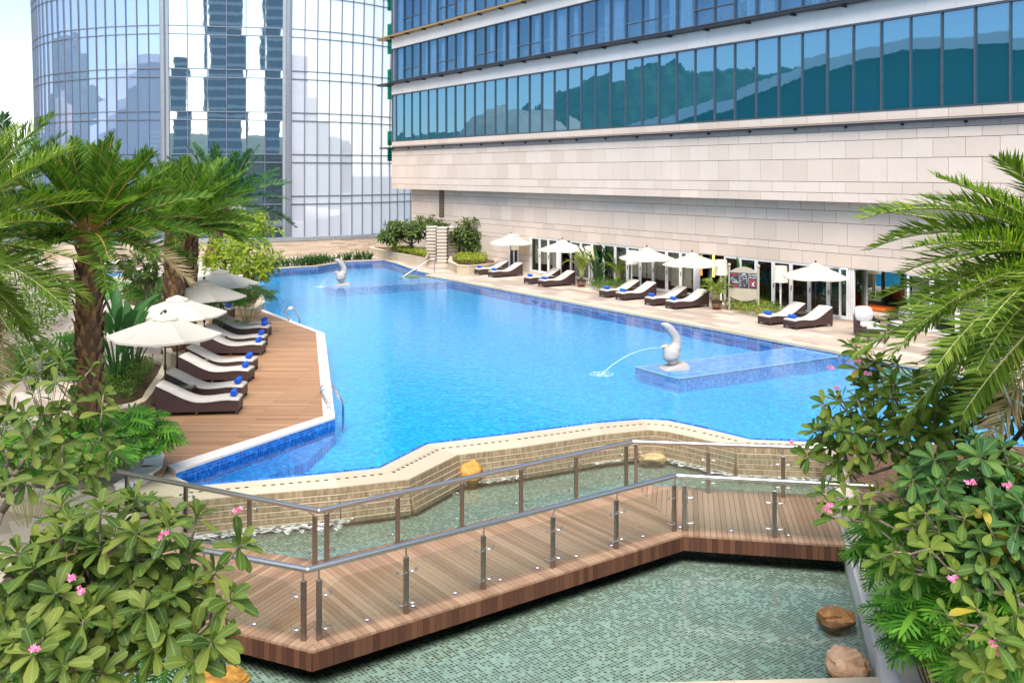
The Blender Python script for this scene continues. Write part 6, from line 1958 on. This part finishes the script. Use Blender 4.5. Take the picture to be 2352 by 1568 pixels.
# -------- feathery pot palms
def areca(name, label, base, H, n, spread, seed, pot=True, mat='areca'):
    rnd = random.Random(seed); base = V(base)
    t = thing(name, label, "potted palm" if pot else "plant", base)
    z0 = 0
    if pot:
        s = M(); s.lathe([(0, .0), (.19, 0), (.20, .02), (.18, .03), (.0, .03)], 20, base, cap=False); s.build("saucer", plain("terracotta", (.30, .07, .03), .6), t, True, auto=40)
        s = M(); s.lathe([(0, .025), (.15, .03), (.215, .15), (.24, .26), (.225, .33), (.255, .37), (.25, .39), (.20, .38), (.19, .33), (0, .33)], 26, base, cap=False)
        s.build("pot", MAT['pot'], t, True, auto=50); z0 = .33
    ms, ml = M(), M()
    for k in range(n):
        a = k * GA + rnd.uniform(-.3, .3); f = (k + .5) / n
        o = V((cos(a), sin(a), 0)); b0 = base + o * rnd.uniform(.02, .10) + V((0, 0, z0 - .02)); hh = H * rnd.uniform(.3, .5)
        c1 = b0 + o * .06 + V((0, 0, hh)); ms.tube([b0, c1], .011, 5)
        frond(ms, ml, c1, V((o.x * (.3 + .7 * f) * spread, o.y * (.3 + .7 * f) * spread, 1.0)), H * rnd.uniform(.55, .85), rnd, 22, .26, .014, 2.0 + f, rnd.uniform(-.3, .3))
    ml.build("foliage", MAT[mat], t); ms.build("stems", MAT['rachis'], t, True)
def _pot():
    t = NT("glazed_pot"); p = t.obj(); v = t.n("TexVoronoi"); t.l(p, v.inputs['Vector']); v.inputs['Scale'].default_value = 16
    z = t.n("SeparateXYZ"); t.l(p, z.inputs[0])
    band = t.math('MULTIPLY', t.math('GREATER_THAN', z.outputs[2], .12), t.math('LESS_THAN', z.outputs[2], .29))
    k = t.math('MULTIPLY', band, t.math('GREATER_THAN', v.outputs[0], .5))
    c = t.mix(k, (.055, .022, .018), (.24, .15, .08))
    return t.done(t.bsdf(c, .3))
MAT['pot'] = _pot()
areca("potted_palm", "tall feathery palm in a dark patterned pot left of the banana plants", G(1335.5, 659, 0), 1.55, 13, .55, 3)
areca("potted_palm", "arching feathery palm in a dark patterned pot left of the notice board", G(1646.5, 711, 0), 1.15, 14, 1.0, 5)
areca("feather_palm", "bright feathery palm among the banana plants by the glazed front", G(1419, 656, 0), 1.6, 14, .6, 7, False)
# -------- lobed split-leaf plants
def lobed_leaf(m, c, d, up, L, rnd):
    d = d.normalized(); sx = d.cross(up)
    if sx.length < .05: sx = perp(d)
    sx.normalize(); nz = sx.cross(d).normalized()
    if nz.z < 0: nz = -nz
    def P(x, y): return c + d * y * L + sx * x * L + nz * (-.35 * x * x * L - .30 * y * y * L)
    b = len(m.v)
    m.v.extend([P(0, -.12), P(-.10, .12), P(.10, .12), P(-.10, .5), P(.10, .5), P(-.05, .85), P(.05, .85), P(0, 1.0)])
    m.f.extend([(b, b + 2, b + 1), (b + 1, b + 2, b + 4, b + 3), (b + 3, b + 4, b + 6, b + 5), (b + 5, b + 6, b + 7)])
    for sg in (-1, 1):
        for j in range(8):
            y = -.04 + j * .125; ln = (.46, .56, .60, .57, .50, .41, .30, .19)[j] * rnd.uniform(.85, 1.1); an = radians(-28 + j * 12 + rnd.uniform(-6, 6)); w = .036
            dx, dy = cos(an) * sg, sin(an)
            x0 = sg * .07
            b = len(m.v)
            m.v.extend([P(x0, y - w), P(x0 + dx * ln * .6 + dy * w * sg, y + dy * ln * .6 - w * 1.15), P(x0 + dx * ln, y + dy * ln), P(x0 + dx * ln * .6 - dy * w * sg, y + dy * ln * .6 + w * 1.15), P(x0, y + w)])
            f = (b, b + 1, b + 2, b + 3, b + 4)
            m.f.append(f if sg > 0 else tuple(reversed(f)))
def lobed(label, c, rad, n, L, seed, mat='monstera', ground=None, flw=()):
    rnd = random.Random(seed); c = V(c)
    t = thing("philodendron", label, "shrub", V((c.x, c.y, ground if ground is not None else c.z - rad[2])))
    ml, ms = M(), M(); base = V((c.x, c.y, ground if ground is not None else c.z - rad[2]))
    for k in range(n):
        f = (k + .5) / n; a = k * GA; ct = 1 - 1.25 * f; st = sqrt(max(0, 1 - ct * ct))
        d = V((st * cos(a), st * sin(a), ct)); kk = rnd.uniform(.65, 1.08)
        p = c + V((d.x * rad[0], d.y * rad[1], d.z * rad[2])) * kk
        o = V((d.x, d.y, 0)); o = o.normalized() if o.length > .05 else V((rnd.uniform(-1, 1), -1, 0)).normalized()
        dd = o + V((rnd.uniform(-.5, .5), rnd.uniform(-.5, .5), rnd.uniform(-.35, .35)))
        lobed_leaf(ml, p, dd, V((0, 0, 1)) + o * .5 + V((0, -.3, 0)), L * rnd.uniform(.7, 1.2), rnd)
        if k % 3 == 0: ms.tube([base + (p - base) * .15, base.lerp(p, .6) + V((0, 0, .08)), p - dd * .03], .007, 4)
    ml.build("foliage", MAT[mat], t, True); ms.build("stems", MAT['rachis'], t)
    for q in flw: flowers(V(q), rnd, t, 2, .02)
lobed("lush split-leaf philodendron beside the front end of the timber deck", AT(275, 1010, 18.6), (.88, .75, .62), 120, .42, 3, flw=[AT(344, 962, 17.8), AT(365, 1004, 17.8), AT(300, 1046, 17.8)], ground=.1)
lobed("split-leaf philodendron trailing over the pond curb below the leggy branches", AT(2125, 1270, 11.2), (.66, .7, .55), 120, .34, 4, ground=.1)
lobed("split-leaf philodendron at the lower right beside the peach boulder", AT(2190, 1450, 9.7), (.60, .6, .58), 120, .32, 5, ground=.1)
lobed("split-leaf philodendron at the lower right edge under the leggy frangipani", AT(2330, 1420, 9.6), (.7, .6, .5), 80, .34, 15, ground=.1)
lobed("dark split-leaf philodendron in the shade of the bottom left corner", AT(60, 1470, 9.6), (.75, .7, .5), 56, .36, 6, ground=.1)
lobed("split-leaf philodendron in shade under the bottom left frangipani", AT(330, 1500, 10.4), (.55, .5, .3), 30, .30, 16, ground=.1)
lobed("split-leaf philodendron behind the bare branches at the left edge", AT(70, 1050, 15.5), (1.2, .8, .5), 54, .44, 7, ground=.1)
lobed("split-leaf philodendron at the far left end of the palm planter", AT(288, 675, 38), (.75, .7, .55), 52, .5, 8, ground=.26)
lobed("low split-leaf plants hanging over the palm planter beside the third parasol", AT(500, 690, 34.5), (.9, .6, .3), 46, .42, 9, ground=.26)
lobed("bright split-leaf plant at the pool end of the palm planter", AT(568, 676, 35.5), (.75, .6, .38), 56, .36, 10, 'hedge', ground=.26)
# -------- hedges and ground cover
def inpoly(x, y, P):
    c = False; j = len(P) - 1
    for i in range(len(P)):
        if (P[i][1] > y) != (P[j][1] > y) and x < (P[j][0] - P[i][0]) * (y - P[i][1]) / (P[j][1] - P[i][1]) + P[i][0]: c = not c
        j = i
    return c
def cover(name, poly, z0, h, n, s, mat, seed, label=None, cat="hedge", rough=.35):
    rnd = random.Random(seed); m = M()
    xs, ys = [p[0] for p in poly], [p[1] for p in poly]
    k = 0; tries = 0
    while k < n and tries < n * 20:
        tries += 1
        x, y = rnd.uniform(min(xs), max(xs)), rnd.uniform(min(ys), max(ys))
        if not inpoly(x, y, poly): continue
        top = z0 + h * (1 + rough * noise.noise(V((x * 1.6, y * 1.6, seed))))
        z = z0 + (top - z0) * rnd.random() ** .45
        c = V((x, y, z)); d = V((rnd.uniform(-1, 1), rnd.uniform(-1, 1), rnd.uniform(-.3, .9))).normalized(); e = perp(d) * s * .42
        ss = s * rnd.uniform(.7, 1.3); nn = d.cross(e).normalized() * ss * .12
        m.quad(c - d * ss, c + e + nn, c + d * ss, c - e + nn); k += 1
    o = m.build(name, MAT[mat])
    if label: tag(o, label, cat)
    else: kind(o, 'stuff')
    return o
def PXG(l, z): return flat([G(x, y, z) for x, y in l])
cover("hedge", PXG([(228, 905), (300, 908), (352, 850), (352, 826), (320, 822), (250, 845), (215, 880)], .55), .28, .42, 3800, .045, 'hedge', 3, "clipped green hedge inside the curved planter beside the nearest loungers")
cover("ground_cover", PXG([(897, 577), (979, 588), (985, 578), (900, 566)], .6), .45, .42, 1300, .10, 'lime', 4)
cover("ground_cover", PXG([(1040, 596), (1060, 604), (1112, 603), (1118, 590), (1060, 586)], .55), .4, .45, 1300, .10, 'lime', 5)
cover("ground_cover", PXG([(1352, 652), (1362, 665), (1395, 668), (1440, 664), (1446, 650), (1400, 640)], .1), 0, .38, 1500, .07, 'hedge', 6)
cover("ground_cover", PXG([(1662, 700), (1668, 708), (1750, 728), (1795, 722), (1800, 706), (1740, 694), (1690, 692)], .1), 0, .36, 2000, .055, 'lime', 7)
cover("ground_cover", PXG([(1662, 698), (1668, 704), (1750, 723), (1795, 718), (1800, 702), (1740, 690), (1690, 690)], .1), 0, .42, 1200, .06, 'hedge', 8)
cover("ground_cover", PXG([(420, 700), (470, 710), (530, 700), (600, 690), (590, 672), (500, 668), (430, 680)], .36), .22, .4, 1400, .09, 'hedge', 9)
cover("ground_cover", PXG([(270, 695), (345, 706), (420, 700), (420, 660), (340, 655), (290, 665)], .36), .22, .45, 1600, .10, 'plum_far', 10)
cover("ground_cover", PXG([(120, 850), (200, 880), (235, 860), (240, 790), (160, 780)], .3), .2, .6, 1200, .09, 'plum', 11)
cover("ground_cover", PXG([(0, 700), (150, 690), (165, 650), (60, 640), (0, 650)], .2), .0, .5, 1000, .12, 'hedge', 12)
cover("undergrowth", [(5.4, 9.0), (6.2, 15.5), (9, 19), (14, 19), (14, 8), (7, 7)], .1, .55, 7000, .085, 'plum_dark', 13)
cover("undergrowth", [(-13, 6), (-5.2, 6), (-5.4, 9.4), (-6.6, 12.2), (-9.4, 14), (-13, 14)], .1, .5, 5000, .075, 'plum_dark', 14)
cover("undergrowth", [(-11.5, 17.2), (-8.6, 17.6), (-8.4, 19), (-9, 22), (-12, 23), (-14, 20)], .05, .4, 2500, .085, 'monstera', 15)
# strappy plants along the far pool edge
rnd = random.Random(44); m = M()
FP = [V((p.x, p.y, 0)) for p in far[4:10]]
for i in range(len(FP) - 1):
    a, b = FP[i], FP[i + 1]; L = (b - a).length; o_ = off(a, b, 1.0)
    for k in range(int(L / .07)):
        c = a.lerp(b, (k + rnd.random()) / (L / .07)) + o_ * rnd.uniform(.35, 1.5)
        if i == len(FP) - 2 and k > L / .07 * .8: continue
        hh = rnd.uniform(.7, 1.25)
        for j in range(rnd.randint(7, 11)):
            an = rnd.random() * 6.28; o2 = V((cos(an), sin(an), 0)); l = .80 * hh * rnd.uniform(.5, 1.15); w = V((-o2.y, o2.x, 0)) * .026
            p1 = c + o2 * .30 * l + V((0, 0, l * .55)); p2 = c + o2 * .85 * l + V((0, 0, l * rnd.uniform(.35, .95)))
            bb = len(m.v); m.v.extend([c - w * .7, c + w * .7, p1 + w, p1 - w, p2]); m.f.extend([(bb, bb + 1, bb + 2, bb + 3), (bb + 3, bb + 2, bb + 4)])
kind(m.build("strappy_ground_cover", MAT['grassy']), 'stuff')

cover("hedge", PXG([(-60, 800), (60, 780), (150, 740), (165, 690), (60, 690), (-80, 720)], .5), .1, .9, 2600, .10, 'hedge', 51, "loose green hedge on the left terrace beneath the big palm")
lobed("split-leaf philodendron left of the rough palm trunk", AT(110, 830, 21), (.9, .8, .5), 46, .46, 52, ground=.1)
